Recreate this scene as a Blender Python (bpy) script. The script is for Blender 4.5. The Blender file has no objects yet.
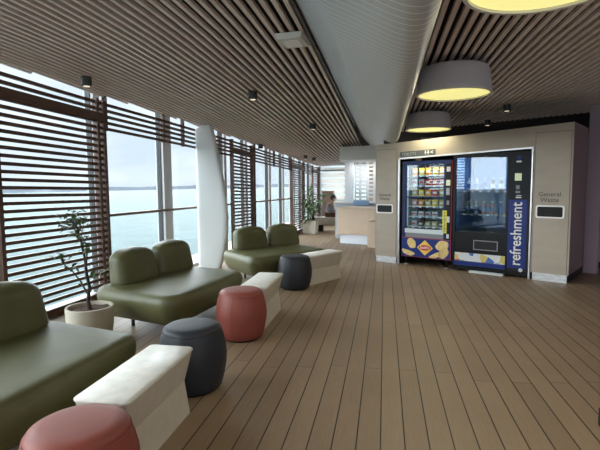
import bpy, bmesh, math, random
from mathutils import Vector, Matrix, noise
random.seed(7)
SC = bpy.context.scene
COL = SC.collection
PI = math.pi

# ------------------------------------------------------------------ camera
CAMZ = 1.45
cam_data = bpy.data.cameras.new('camera')
cam_data.sensor_fit = 'HORIZONTAL'; cam_data.sensor_width = 36.0
cam_data.lens = 460.0 / 600.0 * 36.0
cam_data.clip_start = 0.05; cam_data.clip_end = 30000
cam = bpy.data.objects.new('camera', cam_data); COL.objects.link(cam)
M = ((0.98359798, -0.18020545, -0.00781034),
     (0.18019848, 0.9798026, 0.08669123),
     (-0.00796964, -0.08667673, 0.99620461))
right = Vector((M[0][0], M[1][0], M[2][0])); fwd = Vector((M[0][1], M[1][1], M[2][1])); upv = Vector((M[0][2], M[1][2], M[2][2]))
cm = Matrix((right, upv, -fwd)).transposed().to_4x4(); cm.translation = Vector((0, 0, CAMZ))
cam.matrix_world = cm
SC.camera = cam

# ------------------------------------------------------------------ world, daylight, exposure
SC.view_settings.view_transform = 'Standard'; SC.view_settings.look = 'None'
SC.view_settings.gamma = 1.0; SC.view_settings.use_curve_mapping = False
SC.view_settings.exposure = 0.66
world = bpy.data.worlds.new('overcast_sky'); SC.world = world; world.use_nodes = True
nt = world.node_tree; nt.nodes.clear()
wo = nt.nodes.new('ShaderNodeOutputWorld'); bg = nt.nodes.new('ShaderNodeBackground')
tc = nt.nodes.new('ShaderNodeTexCoord'); mp = nt.nodes.new('ShaderNodeMapping'); mp.inputs['Scale'].default_value = (2.2, 2.2, 7.0)
nz = nt.nodes.new('ShaderNodeTexNoise'); nz.inputs['Scale'].default_value = 2.2; nz.inputs['Detail'].default_value = 6
cr = nt.nodes.new('ShaderNodeValToRGB')
cr.color_ramp.elements[0].position = 0.35; cr.color_ramp.elements[0].color = (0.66, 0.75, 0.87, 1)
cr.color_ramp.elements[1].position = 0.68; cr.color_ramp.elements[1].color = (0.90, 0.94, 1.0, 1)
nt.links.new(tc.outputs['Generated'], mp.inputs['Vector']); nt.links.new(mp.outputs['Vector'], nz.inputs['Vector'])
nt.links.new(nz.outputs['Fac'], cr.inputs['Fac']); nt.links.new(cr.outputs['Color'], bg.inputs['Color'])
bg.inputs['Strength'].default_value = 0.78
nt.links.new(bg.outputs['Background'], wo.inputs['Surface'])

def add_sun(name, direction, strength, angle, color):
    d = bpy.data.lights.new(name, 'SUN'); d.energy = strength; d.angle = math.radians(angle); d.color = color
    o = bpy.data.objects.new(name, d); COL.objects.link(o)
    o.rotation_euler = Vector(direction).to_track_quat('-Z', 'Y').to_euler(); return o
add_sun('overcast_daylight', (0.90, -0.30, -0.26), 12.5, 150, (0.95, 0.98, 1.0))
add_sun('aft_fill_sun', (-0.25, 1.0, -0.10), 0.85, 120, (1.0, 0.97, 0.93))  # added wide fill sun from behind the camera, lifts the interior

# ------------------------------------------------------------------ materials
def mat(name, color, rough=0.6, metal=0.0, var=0.0, vscale=8.0, bump=0.0, bscale=60.0, emit=None, estr=0.0, stretch=(1, 1, 1), spec=None, color2=None, coat=0.0):
    m = bpy.data.materials.new(name); m.use_nodes = True
    n = m.node_tree; b = n.nodes['Principled BSDF']
    b.inputs['Base Color'].default_value = (*color, 1); b.inputs['Roughness'].default_value = rough; b.inputs['Metallic'].default_value = metal
    if spec is not None: b.inputs['Specular IOR Level'].default_value = spec
    if coat: b.inputs['Coat Weight'].default_value = coat; b.inputs['Coat Roughness'].default_value = 0.1
    t = n.nodes.new('ShaderNodeTexCoord'); mpn = n.nodes.new('ShaderNodeMapping'); mpn.inputs['Scale'].default_value = stretch
    n.links.new(t.outputs['Object'], mpn.inputs['Vector'])
    if var > 0 or color2:
        z = n.nodes.new('ShaderNodeTexNoise'); z.inputs['Scale'].default_value = vscale; z.inputs['Detail'].default_value = 5
        n.links.new(mpn.outputs['Vector'], z.inputs['Vector'])
        r = n.nodes.new('ShaderNodeValToRGB'); r.color_ramp.elements[0].position = 0.3; r.color_ramp.elements[1].position = 0.7
        c2 = color2 if color2 else tuple(min(1, c * (1 + var)) for c in color)
        c1 = color if color2 else tuple(c * (1 - var) for c in color)
        r.color_ramp.elements[0].color = (*c1, 1); r.color_ramp.elements[1].color = (*c2, 1)
        n.links.new(z.outputs['Fac'], r.inputs['Fac']); n.links.new(r.outputs['Color'], b.inputs['Base Color'])
    if bump > 0:
        z2 = n.nodes.new('ShaderNodeTexNoise'); z2.inputs['Scale'].default_value = bscale; z2.inputs['Detail'].default_value = 3
        bp = n.nodes.new('ShaderNodeBump'); bp.inputs['Strength'].default_value = bump; bp.inputs['Distance'].default_value = 0.01
        n.links.new(mpn.outputs['Vector'], z2.inputs['Vector']); n.links.new(z2.outputs['Fac'], bp.inputs['Height']); n.links.new(bp.outputs['Normal'], b.inputs['Normal'])
    if emit:
        b.inputs['Emission Color'].default_value = (*emit, 1); b.inputs['Emission Strength'].default_value = estr
    return m

def glass_mat(name, tint, gloss=0.06, rough=0.0):
    m = bpy.data.materials.new(name); m.use_nodes = True; n = m.node_tree; n.nodes.clear()
    o = n.nodes.new('ShaderNodeOutputMaterial'); t = n.nodes.new('ShaderNodeBsdfTransparent'); g = n.nodes.new('ShaderNodeBsdfGlossy')
    mx = n.nodes.new('ShaderNodeMixShader'); lw = n.nodes.new('ShaderNodeLayerWeight'); lw.inputs['Blend'].default_value = 0.5
    p5 = n.nodes.new('ShaderNodeMath'); p5.operation = 'POWER'; p5.inputs[1].default_value = 5.0; n.links.new(lw.outputs['Facing'], p5.inputs[0])
    f = n.nodes.new('ShaderNodeMath'); f.operation = 'MULTIPLY_ADD'; f.inputs[1].default_value = 0.5; f.inputs[2].default_value = 0.015; n.links.new(p5.outputs[0], f.inputs[0])
    a = n.nodes.new('ShaderNodeMath'); a.operation = 'ADD'; a.inputs[1].default_value = gloss
    t.inputs['Color'].default_value = (*tint, 1); g.inputs['Roughness'].default_value = rough
    n.links.new(f.outputs[0], a.inputs[0]); n.links.new(a.outputs[0], mx.inputs[0]); n.links.new(t.outputs[0], mx.inputs[1]); n.links.new(g.outputs[0], mx.inputs[2])
    n.links.new(mx.outputs[0], o.inputs['Surface']); return m

def transl(name, c):
    m = bpy.data.materials.new(name); m.use_nodes = True; n = m.node_tree; n.nodes.clear()
    o = n.nodes.new('ShaderNodeOutputMaterial'); a = n.nodes.new('ShaderNodeBsdfDiffuse'); b = n.nodes.new('ShaderNodeBsdfTranslucent'); x = n.nodes.new('ShaderNodeMixShader'); x.inputs[0].default_value = 0.6
    a.inputs[0].default_value = (*c, 1); b.inputs[0].default_value = (*c, 1); n.links.new(a.outputs[0], x.inputs[1]); n.links.new(b.outputs[0], x.inputs[2]); n.links.new(x.outputs[0], o.inputs[0]); return m

def floor_mat():
    m = bpy.data.materials.new('composite_decking'); m.use_nodes = True; n = m.node_tree; b = n.nodes['Principled BSDF']
    L = n.links.new
    t = n.nodes.new('ShaderNodeTexCoord'); s = n.nodes.new('ShaderNodeSeparateXYZ'); L(t.outputs['Object'], s.inputs[0])
    def math_(op, a, b_=None):
        q = n.nodes.new('ShaderNodeMath'); q.operation = op
        for i, v in enumerate((a, b_)):
            if v is None: continue
            if isinstance(v, (int, float)): q.inputs[i].default_value = v
            else: L(v, q.inputs[i])
        return q.outputs[0]
    P = 0.1343
    u = math_('DIVIDE', math_('ADD', s.outputs['X'], 0.0115 + 100 * P), P)
    fr = math_('FRACT', u); idx = math_('FLOOR', u)
    edge = math_('MINIMUM', fr, math_('SUBTRACT', 1.0, fr))
    g1 = math_('LESS_THAN', edge, 0.028)
    # board end joints, each run of boards offset from the next
    off = n.nodes.new('ShaderNodeTexWhiteNoise'); off.noise_dimensions = '1D'; L(idx, off.inputs['W'])
    par = math_('MULTIPLY', math_('MODULO', idx, 2.0), 0.5)
    yy = math_('ADD', math_('DIVIDE', s.outputs['Y'], 2.6), math_('ADD', par, math_('MULTIPLY', off.outputs['Value'], 0.06)))
    yy = math_('ADD', yy, 10.12)
    fy = math_('FRACT', yy); iy = math_('FLOOR', yy)
    g2 = math_('LESS_THAN', math_('MINIMUM', fy, math_('SUBTRACT', 1.0, fy)), 0.0010)
    g = math_('MAXIMUM', g1, math_('MULTIPLY', g2, 0.7))
    cb = n.nodes.new('ShaderNodeCombineXYZ'); L(idx, cb.inputs[0]); L(iy, cb.inputs[1])
    wn = n.nodes.new('ShaderNodeTexWhiteNoise'); wn.noise_dimensions = '2D'; L(cb.outputs[0], wn.inputs['Vector'])
    mp_ = n.nodes.new('ShaderNodeMapping'); mp_.inputs['Scale'].default_value = (30, 1.6, 1); L(t.outputs['Object'], mp_.inputs['Vector'])
    gr = n.nodes.new('ShaderNodeTexNoise'); gr.inputs['Scale'].default_value = 3; gr.inputs['Detail'].default_value = 6; L(mp_.outputs[0], gr.inputs['Vector'])
    bl = n.nodes.new('ShaderNodeTexNoise'); bl.inputs['Scale'].default_value = 1.3; bl.inputs['Detail'].default_value = 4; L(t.outputs['Object'], bl.inputs['Vector'])
    v = math_('ADD', math_('MULTIPLY', wn.outputs['Value'], 0.22), math_('ADD', math_('MULTIPLY', gr.outputs['Fac'], 0.45), math_('MULTIPLY', bl.outputs['Fac'], 0.4)))
    r = n.nodes.new('ShaderNodeValToRGB'); r.color_ramp.elements[0].position = 0.25; r.color_ramp.elements[1].position = 0.85
    r.color_ramp.elements[0].color = (0.190, 0.130, 0.080, 1); r.color_ramp.elements[1].color = (0.355, 0.250, 0.160, 1)
    L(v, r.inputs['Fac'])
    mx = n.nodes.new('ShaderNodeMixRGB'); L(g, mx.inputs['Fac']); L(r.outputs['Color'], mx.inputs['Color1']); mx.inputs['Color2'].default_value = (0.018, 0.013, 0.01, 1)
    L(mx.outputs[0], b.inputs['Base Color'])
    ro = math_('ADD', math_('MULTIPLY', gr.outputs['Fac'], 0.25), 0.36); L(ro, b.inputs['Roughness'])
    bp = n.nodes.new('ShaderNodeBump'); bp.inputs['Strength'].default_value = 0.6; bp.inputs['Distance'].default_value = 0.004
    L(math_('SUBTRACT', math_('MULTIPLY', gr.outputs['Fac'], 0.25), g), bp.inputs['Height']); L(bp.outputs[0], b.inputs['Normal'])
    return m

MT = {}
MT['floor'] = floor_mat()
MT['slat'] = mat('ceiling_slat_wood', (0.74, 0.63, 0.57), 0.5, var=0.12, vscale=3, stretch=(20, 1, 20))
MT['void'] = mat('ceiling_void', (0.006, 0.005, 0.0045), 0.9)
MT['louvre'] = mat('louvre_dark_wood', (0.105, 0.055, 0.038), 0.45, var=0.2, vscale=4, stretch=(10, 1, 10))
MT['rail'] = mat('handrail_wood', (0.17, 0.11, 0.08), 0.4)
MT['mullion'] = mat('window_white_paint', (0.62, 0.64, 0.66), 0.35)
MT['mullion_dark'] = mat('window_gasket', (0.06, 0.065, 0.07), 0.5)
MT['fin'] = mat('fin_white_paint', (0.68, 0.72, 0.73), 0.45)
MT['glass'] = glass_mat('window_glass', (0.95, 0.985, 0.99), 0.0)
MT['mgreen'] = mat('olive_leather', (0.105, 0.105, 0.042), 0.44, var=0.12, vscale=5, bump=0.06, bscale=140)
MT['seam'] = mat('olive_piping', (0.04, 0.048, 0.02), 0.5)
MT['metal_leg'] = mat('dark_sofa_leg', (0.03, 0.03, 0.03), 0.4)
MT['terra'] = mat('terracotta_leather', (0.255, 0.058, 0.040), 0.5, var=0.06, vscale=6, bump=0.08, bscale=160)
MT['terra_seam'] = mat('terracotta_seam', (0.26, 0.06, 0.045), 0.6)
MT['char'] = mat('charcoal_leather', (0.024, 0.027, 0.034), 0.5, spec=0.4, var=0.08, vscale=6, bump=0.08, bscale=160)
MT['char_seam'] = mat('charcoal_seam', (0.02, 0.022, 0.026), 0.6)
MT['tabletop'] = mat('cream_terrazzo', (0.70, 0.68, 0.62), 0.35, color2=(0.84, 0.82, 0.76), vscale=14)
MT['tablebase'] = mat('cream_table_base', (0.58, 0.53, 0.44), 0.5, var=0.05, vscale=10)
MT['pot'] = mat('cream_pot_ceramic', (0.46, 0.42, 0.34), 0.55, var=0.06)
MT['soil'] = mat('potting_bark', (0.06, 0.04, 0.03), 0.9, color2=(0.14, 0.09, 0.07), vscale=60, bump=1.0, bscale=60)
MT['bark'] = mat('plant_bark', (0.03, 0.02, 0.015), 0.8, var=0.2, vscale=30)
MT['leaf'] = mat('plant_leaf', (0.035, 0.065, 0.022), 0.4, color2=(0.10, 0.14, 0.05), vscale=12)
MT['leaf2'] = mat('palm_leaf', (0.12, 0.25, 0.11), 0.45, color2=(0.38, 0.52, 0.28), vscale=9)
MT['wall'] = mat('beige_laminate', (0.42, 0.36, 0.29), 0.5, var=0.06, vscale=2.5, stretch=(1, 1, 3))
MT['walldark'] = mat('alcove_black', (0.012, 0.012, 0.014), 0.6)
MT['groove'] = mat('panel_joint', (0.14, 0.12, 0.10), 0.7)
MT['steel'] = mat('kickplate_brushed_steel', (0.62, 0.64, 0.66), 0.38, 0.7, var=0.25, vscale=6, stretch=(1, 1, 6))
MT['white'] = mat('white_plastic', (0.88, 0.88, 0.87), 0.4)
MT['offwhite'] = mat('light_fitting_body', (0.66, 0.68, 0.66), 0.5)
MT['black'] = mat('black_plastic', (0.008, 0.008, 0.010), 0.35, spec=0.2)
MT['hole'] = mat('chute_black', (0.006, 0.006, 0.007), 0.7)
MT['letter'] = mat('grey_lettering', (0.13, 0.11, 0.10), 0.6)
MT['purplelit'] = mat('mauve_lit_wall', (0.36, 0.29, 0.35), 0.6)  # purple LED light on the walls is put into this colour
MT['purplelit2'] = mat('violet_lit_wall', (0.42, 0.34, 0.52), 0.6)  # stronger purple LED glow, also painted into the base colour
MT['sidepurplelit'] = mat('purple_lit_side_panel', (0.28, 0.20, 0.20), 0.6)  # cabinet side tinted with the purple light that falls on it
MT['drum'] = mat('drum_shade_grey', (0.50, 0.50, 0.52), 0.55)
MT['drumrim'] = mat('drum_rim', (0.62, 0.61, 0.58), 0.4)
MT['downlight'] = mat('downlight_housing', (0.02, 0.022, 0.022), 0.5)
MT['lens'] = mat('downlight_lens', (0.9, 0.85, 0.75), 0.4, emit=(1.0, 0.86, 0.66), estr=0.5)
MT['desk'] = mat('desk_pale_timber', (0.60, 0.46, 0.34), 0.45, var=0.05, vscale=4)
MT['deskplinth'] = mat('desk_plinth_white', (0.72, 0.76, 0.84), 0.4)
MT['bluegrey'] = mat('counter_blue_grey', (0.42, 0.47, 0.53), 0.5)
MT['bluepanel'] = mat('blue_acrylic_panel', (0.30, 0.50, 0.78), 0.3)
MT['lattice'] = mat('lattice_white_paint', (0.74, 0.79, 0.85), 0.5)
MT['blind'] = mat('blind_white_slat', (0.72, 0.70, 0.68), 0.55)
MT['bench'] = mat('bench_pale_stone', (0.56, 0.51, 0.42), 0.5, var=0.05)
MT['skin'] = mat('skin', (0.42, 0.25, 0.18), 0.55)
MT['hair'] = mat('dark_hair', (0.018, 0.014, 0.012), 0.6, bump=0.5, bscale=120)
MT['shirt'] = mat('grey_blue_shirt', (0.20, 0.22, 0.28), 0.8, var=0.1)
MT['trousers'] = mat('dark_brown_trousers', (0.085, 0.038, 0.030), 0.8)
MT['mask'] = mat('pale_face_mask', (0.62, 0.68, 0.76), 0.7)
MT['shoe'] = mat('dark_shoe', (0.03, 0.025, 0.025), 0.5)
# ------------------------------------------------------------------ mesh building
class MB:
    def __init__(s): s.v = []; s.f = []; s.mi = []
    def add(s, vs, fs, mi=0):
        o = len(s.v); s.v += [tuple(v) for v in vs]; s.f += [tuple(i + o for i in f) for f in fs]; s.mi += [mi] * len(fs); return s
    def box(s, x0, x1, y0, y1, z0, z1, mi=0):
        v = [(x0, y0, z0), (x1, y0, z0), (x1, y1, z0), (x0, y1, z0), (x0, y0, z1), (x1, y0, z1), (x1, y1, z1), (x0, y1, z1)]
        return s.add(v, [(0, 3, 2, 1), (4, 5, 6, 7), (0, 1, 5, 4), (1, 2, 6, 5), (2, 3, 7, 6), (3, 0, 4, 7)], mi)
    def hexa(s, v, mi=0):
        return s.add(v, [(0, 3, 2, 1), (4, 5, 6, 7), (0, 1, 5, 4), (1, 2, 6, 5), (2, 3, 7, 6), (3, 0, 4, 7)], mi)
    def lathe(s, prof, n=32, c=(0, 0), mi=0, cap=True):
        vs = []
        for r, z in prof:
            for i in range(n): a = 2 * PI * i / n; vs.append((c[0] + r * math.cos(a), c[1] + r * math.sin(a), z))
        fs = [(k * n + i, k * n + (i + 1) % n, (k + 1) * n + (i + 1) % n, (k + 1) * n + i) for k in range(len(prof) - 1) for i in range(n)]
        if cap: fs.append(tuple(range(n - 1, -1, -1))); fs.append(tuple((len(prof) - 1) * n + i for i in range(n)))
        return s.add(vs, fs, mi)
    def rings(s, rings, mi=0, cap=True):
        n = len(rings[0]); vs = [p for r in rings for p in r]
        fs = [(k * n + i, k * n + (i + 1) % n, (k + 1) * n + (i + 1) % n, (k + 1) * n + i) for k in range(len(rings) - 1) for i in range(n)]
        if cap: fs.append(tuple(range(n - 1, -1, -1))); fs.append(tuple((len(rings) - 1) * n + i for i in range(n)))
        return s.add(vs, fs, mi)
    def tube(s, pts, rad, n=8, mi=0):
        pts = [Vector(p) for p in pts]; rings = []
        for i, p in enumerate(pts):
            a = pts[max(0, i - 1)]; b = pts[min(len(pts) - 1, i + 1)]; t = (b - a).normalized()
            q = Vector((0, 0, 1)) if abs(t.z) < 0.9 else Vector((1, 0, 0)); u = t.cross(q).normalized(); w = t.cross(u)
            r = rad[i] if isinstance(rad, (list, tuple)) else rad
            rings.append([tuple(p + u * (r * math.cos(2 * PI * k / n)) + w * (r * math.sin(2 * PI * k / n))) for k in range(n)])
        return s.rings(rings, mi)
    def build(s, name, mats, parent=None, smooth=False, bevel=0.0, loc=None, rotz=None, fixn=True):
        me = bpy.data.meshes.new(name); me.from_pydata(s.v, [], s.f)
        if not isinstance(mats, (list, tuple)): mats = [mats]
        for m in mats: me.materials.append(MT[m] if isinstance(m, str) else m)
        for p, i in zip(me.polygons, s.mi): p.material_index = i
        if fixn:
            bm = bmesh.new(); bm.from_mesh(me); bmesh.ops.recalc_face_normals(bm, faces=bm.faces); bm.to_mesh(me); bm.free()
        if smooth:
            for p in me.polygons: p.use_smooth = True
            try: me.set_sharp_from_angle(angle=math.radians(smooth if smooth > 1 else 40))
            except Exception: pass
        me.update()
        o = bpy.data.objects.new(name, me); COL.objects.link(o)
        if parent: o.parent = parent
        if loc is not None: o.location = loc
        if rotz is not None: o.rotation_euler = (0, 0, rotz)
        if bevel > 0:
            b = o.modifiers.new('bevel', 'BEVEL'); b.width = bevel; b.segments = 3; b.limit_method = 'ANGLE'; b.angle_limit = math.radians(35)
        return o

def tag(o, label=None, cat=None, group=None, kind=None):
    if label: o['label'] = label
    if cat: o['category'] = cat
    if group: o['group'] = group
    if kind: o['kind'] = kind
    return o
def empty(name, loc, label, cat, rotz=0.0, group=None):
    o = bpy.data.objects.new(name, None); COL.objects.link(o); o.empty_display_size = 0.1
    o.location = loc; o.rotation_euler = (0, 0, rotz); return tag(o, label, cat, group)
def struct(o): return tag(o, kind='structure')
def copy_tree(o, parent=None):
    c = o.copy(); COL.objects.link(c); c.parent = parent
    for ch in list(o.children): copy_tree(ch, c)
    return c
def text(s, size, m, name, parent, loc, rot, ext=0.002, sx=1.0, bold=0.0, align='LEFT', spacing=1.0):
    cu = bpy.data.curves.new('lettering', 'FONT'); cu.body = s; cu.size = size; cu.extrude = ext; cu.offset = bold
    cu.align_x = align; cu.space_character = spacing
    t = bpy.data.objects.new('lettering_source', cu); COL.objects.link(t)
    bpy.context.view_layer.update()
    dg = bpy.context.evaluated_depsgraph_get(); me = bpy.data.meshes.new_from_object(t.evaluated_get(dg))
    bpy.data.objects.remove(t)
    for v in me.vertices: v.co.x *= sx
    me.materials.clear(); me.materials.append(MT[m])
    o = bpy.data.objects.new(name, me); COL.objects.link(o); o.parent = parent; o.location = loc; o.rotation_euler = rot
    return o
def interp(x, pts):
    if x <= pts[0][0]: return pts[0][1]
    for (a, b), (c, d) in zip(pts, pts[1:]):
        if x <= c: return b + (d - b) * (x - a) / (c - a)
    return pts[-1][1]
def sstep(t): t = max(0, min(1, t)); return t * t * (3 - 2 * t)

# the ship's side: plan of the window line (x against y) and sheer of the ceiling along it
WALL = [(-3, -3.78), (3, -3.75), (4.3, -3.72), (5.54, -3.62), (6.9, -3.44), (7.83, -3.31), (9.84, -3.04), (11.5, -2.83), (13.26, -2.63), (15, -2.5), (17, -2.40)]
DROP = [(-3, 0), (3.6, 0), (5.3, 0.05), (6.93, 0.11), (7.9, 0.16), (9.36, 0.23), (10.7, 0.31), (12.4, 0.40), (14.07, 0.48), (15.5, 0.52), (17, 0.54)]
CZ = 2.67
def W(y): return interp(y, WALL)
def D(y): return (interp(y - 0.4, DROP) + interp(y, DROP) * 2 + interp(y + 0.4, DROP)) / 4
def cz(x, y): return CZ - D(y) * (0.4 + 0.6 * sstep((-0.8 - x) / 1.4))

# ------------------------------------------------------------------ structure: floor
m = MB(); m.box(-3.95, 7.0, -3.0, 17.4, -0.12, 0.0); struct(m.build('floor', 'floor'))

# ceiling: slats and the dark void behind them
m = MB()
YS = [-3, -1, 1, 3] + [3.6 + 0.4 * i for i in range(34)] + [17.2]
x = -0.66
while x > -3.95:
    ys = [y for y in YS if W(y) - 0.02 < x]
    if ys:
        v = []
        for y in ys:
            z = cz(x, y); v += [(x - 0.011, y, z), (x + 0.019, y, z), (x + 0.019, y, z + 0.03), (x - 0.019, y, z + 0.03), (x - 0.019, y, z + 0.008)]
        n = len(ys); f = [(5 * k + i, 5 * k + (i + 1) % 5, 5 * k + 5 + (i + 1) % 5, 5 * k + 5 + i) for k in range(n - 1) for i in range(5)]
        f += [(4, 3, 2, 1, 0), tuple(5 * (n - 1) + i for i in range(5))]
        m.add(v, f, 0)
    x -= 0.08
x = 0.40
while x < 7.0:
    m.box(x - 0.019, x + 0.019, -3, 11.5 - 0.72 * x, CZ, CZ + 0.03, 0); x += 0.08
# void sheet (left: follows the sheer; right: flat)
xs = [-4.0 + i * 0.31 for i in range(12)]; v = []
for y in YS:
    for q in range(12):
        xx = (W(y) - 0.03) + (-0.59 - W(y) + 0.03) * q / 11; v.append((xx, y, cz(xx, y) + 0.075))
f = [(j * 12 + i, j * 12 + i + 1, (j + 1) * 12 + i + 1, (j + 1) * 12 + i) for j in range(len(YS) - 1) for i in range(11)]
k0 = len(v)
v += [(p[0], p[1], p[2] + 0.08) for p in v]; f += [tuple(i + k0 for i in reversed(q)) for q in f]
m.add(v, f, 1)
m.box(-0.6, 7.0, -3, 13.5, CZ + 0.075, CZ + 0.15, 1)
m.box(-2.6, 7.0, 13.5, 17.4, CZ + 0.075, CZ + 0.15, 1)
struct(m.build('ceiling', ['slat', 'void'], fixn=False))

# ------------------------------------------------------------------ windows along the ship's side
MUL = [(-2.9, .1), (-1.2, .12), (0.5, .12), (2.2, .12), (3.75, .12), (5.44, .12), (6.93, .22), (8.3, .1), (9.0, .1), (10.0, .12), (11.45, .14), (12.5, .12), (13.5, .12), (14.5, .12), (15.7, .12), (16.85, .14)]
for i in range(len(MUL) - 1):
    y0, w0 = MUL[i]; y1, _ = MUL[i + 1]
    m = MB()
    def wbox(ya, yb, xo0, xo1, za, zb, mi, follow=False):
        za2 = za; zt0 = zb if not follow else cz(W(ya), ya) + 0.24; zt1 = zb if not follow else cz(W(yb), yb) + 0.24
        a, b = W(ya), W(yb)
        m.hexa([(a + xo0, ya, za2), (a + xo1, ya, za2), (b + xo1, yb, za2), (b + xo0, yb, za2), (a + xo0, ya, zt0), (a + xo1, ya, zt0), (b + xo1, yb, zt1), (b + xo0, yb, zt1)], mi)
    wbox(y0, y0 + w0, -0.20, -0.06, 0, 0, 0, True)
    wbox(y0 - 0.012, y0, -0.17, -0.10, 0, 0, 1, True); wbox(y0 + w0, y0 + w0 + 0.012, -0.17, -0.10, 0, 0, 1, True)
    wbox(y0 + w0, y1, -0.20, -0.07, 0, 0.05, 0)
    wbox(y0 + w0 + 0.012, y1 - 0.012, -0.138, -0.130, 0.05, 0, 2, True)
    struct(m.build('window_%d' % (i + 1), ['mullion', 'mullion_dark', 'glass']))

# louvre bands and full-height louvre screens
def zk(k, y):   # height of louvre k below the ceiling at y, sheer fading towards the floor
    z0 = CZ - 0.115 - 0.08 * k
    return z0 - D(y) * (z0 / CZ)
def run(m, ya, yb, zf, h, off, t, step=0.6):
    n = max(1, int((yb - ya) / step)); ys = [ya + (yb - ya) * i / n for i in range(n + 1)]; v = []
    for y in ys:
        x = W(y) + off; z = zf(y); v += [(x, y, z), (x + t, y, z), (x + t, y, z + h), (x, y, z + h)]
    f = [(4 * k + i, 4 * k + (i + 1) % 4, 4 * k + 4 + (i + 1) % 4, 4 * k + 4 + i) for k in range(n) for i in range(4)] + [(3, 2, 1, 0), tuple(4 * n + i for i in range(4))]
    m.add(v, f)
panels = [(3.86, 5.52, 'dark floor-to-ceiling timber louvre screen behind the potted tree'),
          (9.15, 10.32, 'timber louvre screen just right of the white fin, behind the far sofa'),
          (13.0, 14.45, 'timber louvre screen at the far end beside the leafy planter'),
          (15.7, 16.85, 'last narrow timber louvre screen at the far window corner')]
for (a, b, lab) in panels:
    r = empty('louvre_screen', (W((a + b) / 2), (a + b) / 2, 0), lab, 'screen', group=None)
    inv = Vector(r.location)
    def loc(mb): mb.v = [(p[0] - inv.x, p[1] - inv.y, p[2]) for p in mb.v]; return mb
    m = MB()
    for k in range(0, 32):
        if k == 2: continue
        if zk(k, a) < 0.09: break
        run(m, a + 0.05, b - 0.05, lambda y, k=k: zk(k, y), 0.036, 0.0, 0.032)
    loc(m).build('louvres', 'louvre', r)
    m = MB(); run(m, a + 0.05, b - 0.05, lambda y: zk(2, y) - 0.05, 0.095, 0.0, 0.055); loc(m).build('top_rail', 'louvre', r)
    m = MB(); run(m, a + 0.05, b - 0.05, lambda y: 0.0, 0.085, 0.0, 0.055); loc(m).build('bottom_rail', 'louvre', r)
    for (pa, pb) in ((a, a + 0.05), (b - 0.05, b), (b - 0.17, b - 0.12)):
        m = MB(); x = W(pa) - 0.012; zt = zk(0, pa) + 0.06
        m.box(x, x + 0.07, pa, pb, 0, zt); loc(m).build('post', 'louvre', r)
bands = [(1.4, 3.85, 'louvre band nearest the camera, before the first full-height screen'),
         (5.53, 7.35, 'first louvre band above the clear windows, left of the white fin'),
         (7.36, 9.14, 'louvre band over the windows running behind the white fin'),
         (10.33, 12.99, 'louvre band above the clear windows behind the far green sofa'),
         (14.46, 15.69, 'short louvre band above the far window behind the leafy planter')]
for (a, b, lab) in bands:
    r = empty('louvre_band', (W((a + b) / 2), (a + b) / 2, zk(4, (a + b) / 2)), lab, 'louvres')
    inv = Vector(r.location)
    m = MB()
    for k in range(5): run(m, a, b, lambda y, k=k: zk(k, y), 0.036, 0.0, 0.032)
    m.v = [(p[0] - inv.x, p[1] - inv.y, p[2] - inv.z) for p in m.v]; m.build('louvres', 'louvre', r)
    y = a + 0.02
    while y < b:
        m = MB(); x = W(y) + 0.0; zb = zk(4, y) - 0.01; zt = zk(0, y) + 0.16
        m.box(x - 0.02, x + 0.035, y, y + 0.035, zb, zt); m.v = [(p[0] - inv.x, p[1] - inv.y, p[2] - inv.z) for p in m.v]; m.build('hanger', 'louvre', r)
        y += 1.27
rails = [(5.53, 9.14, 'brown handrail across the clear windows behind the middle sofa'), (10.33, 12.99, 'brown handrail across the windows behind the far sofa'), (14.46, 15.69, 'short handrail across the far window behind the planter')]
for (a, b, lab) in rails:
    m = MB(); run(m, a, b, lambda y: 1.045, 0.038, -0.055, 0.05)
    y = a + 0.5
    tag(m.build('handrail', 'rail'), lab, 'handrail')

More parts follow.
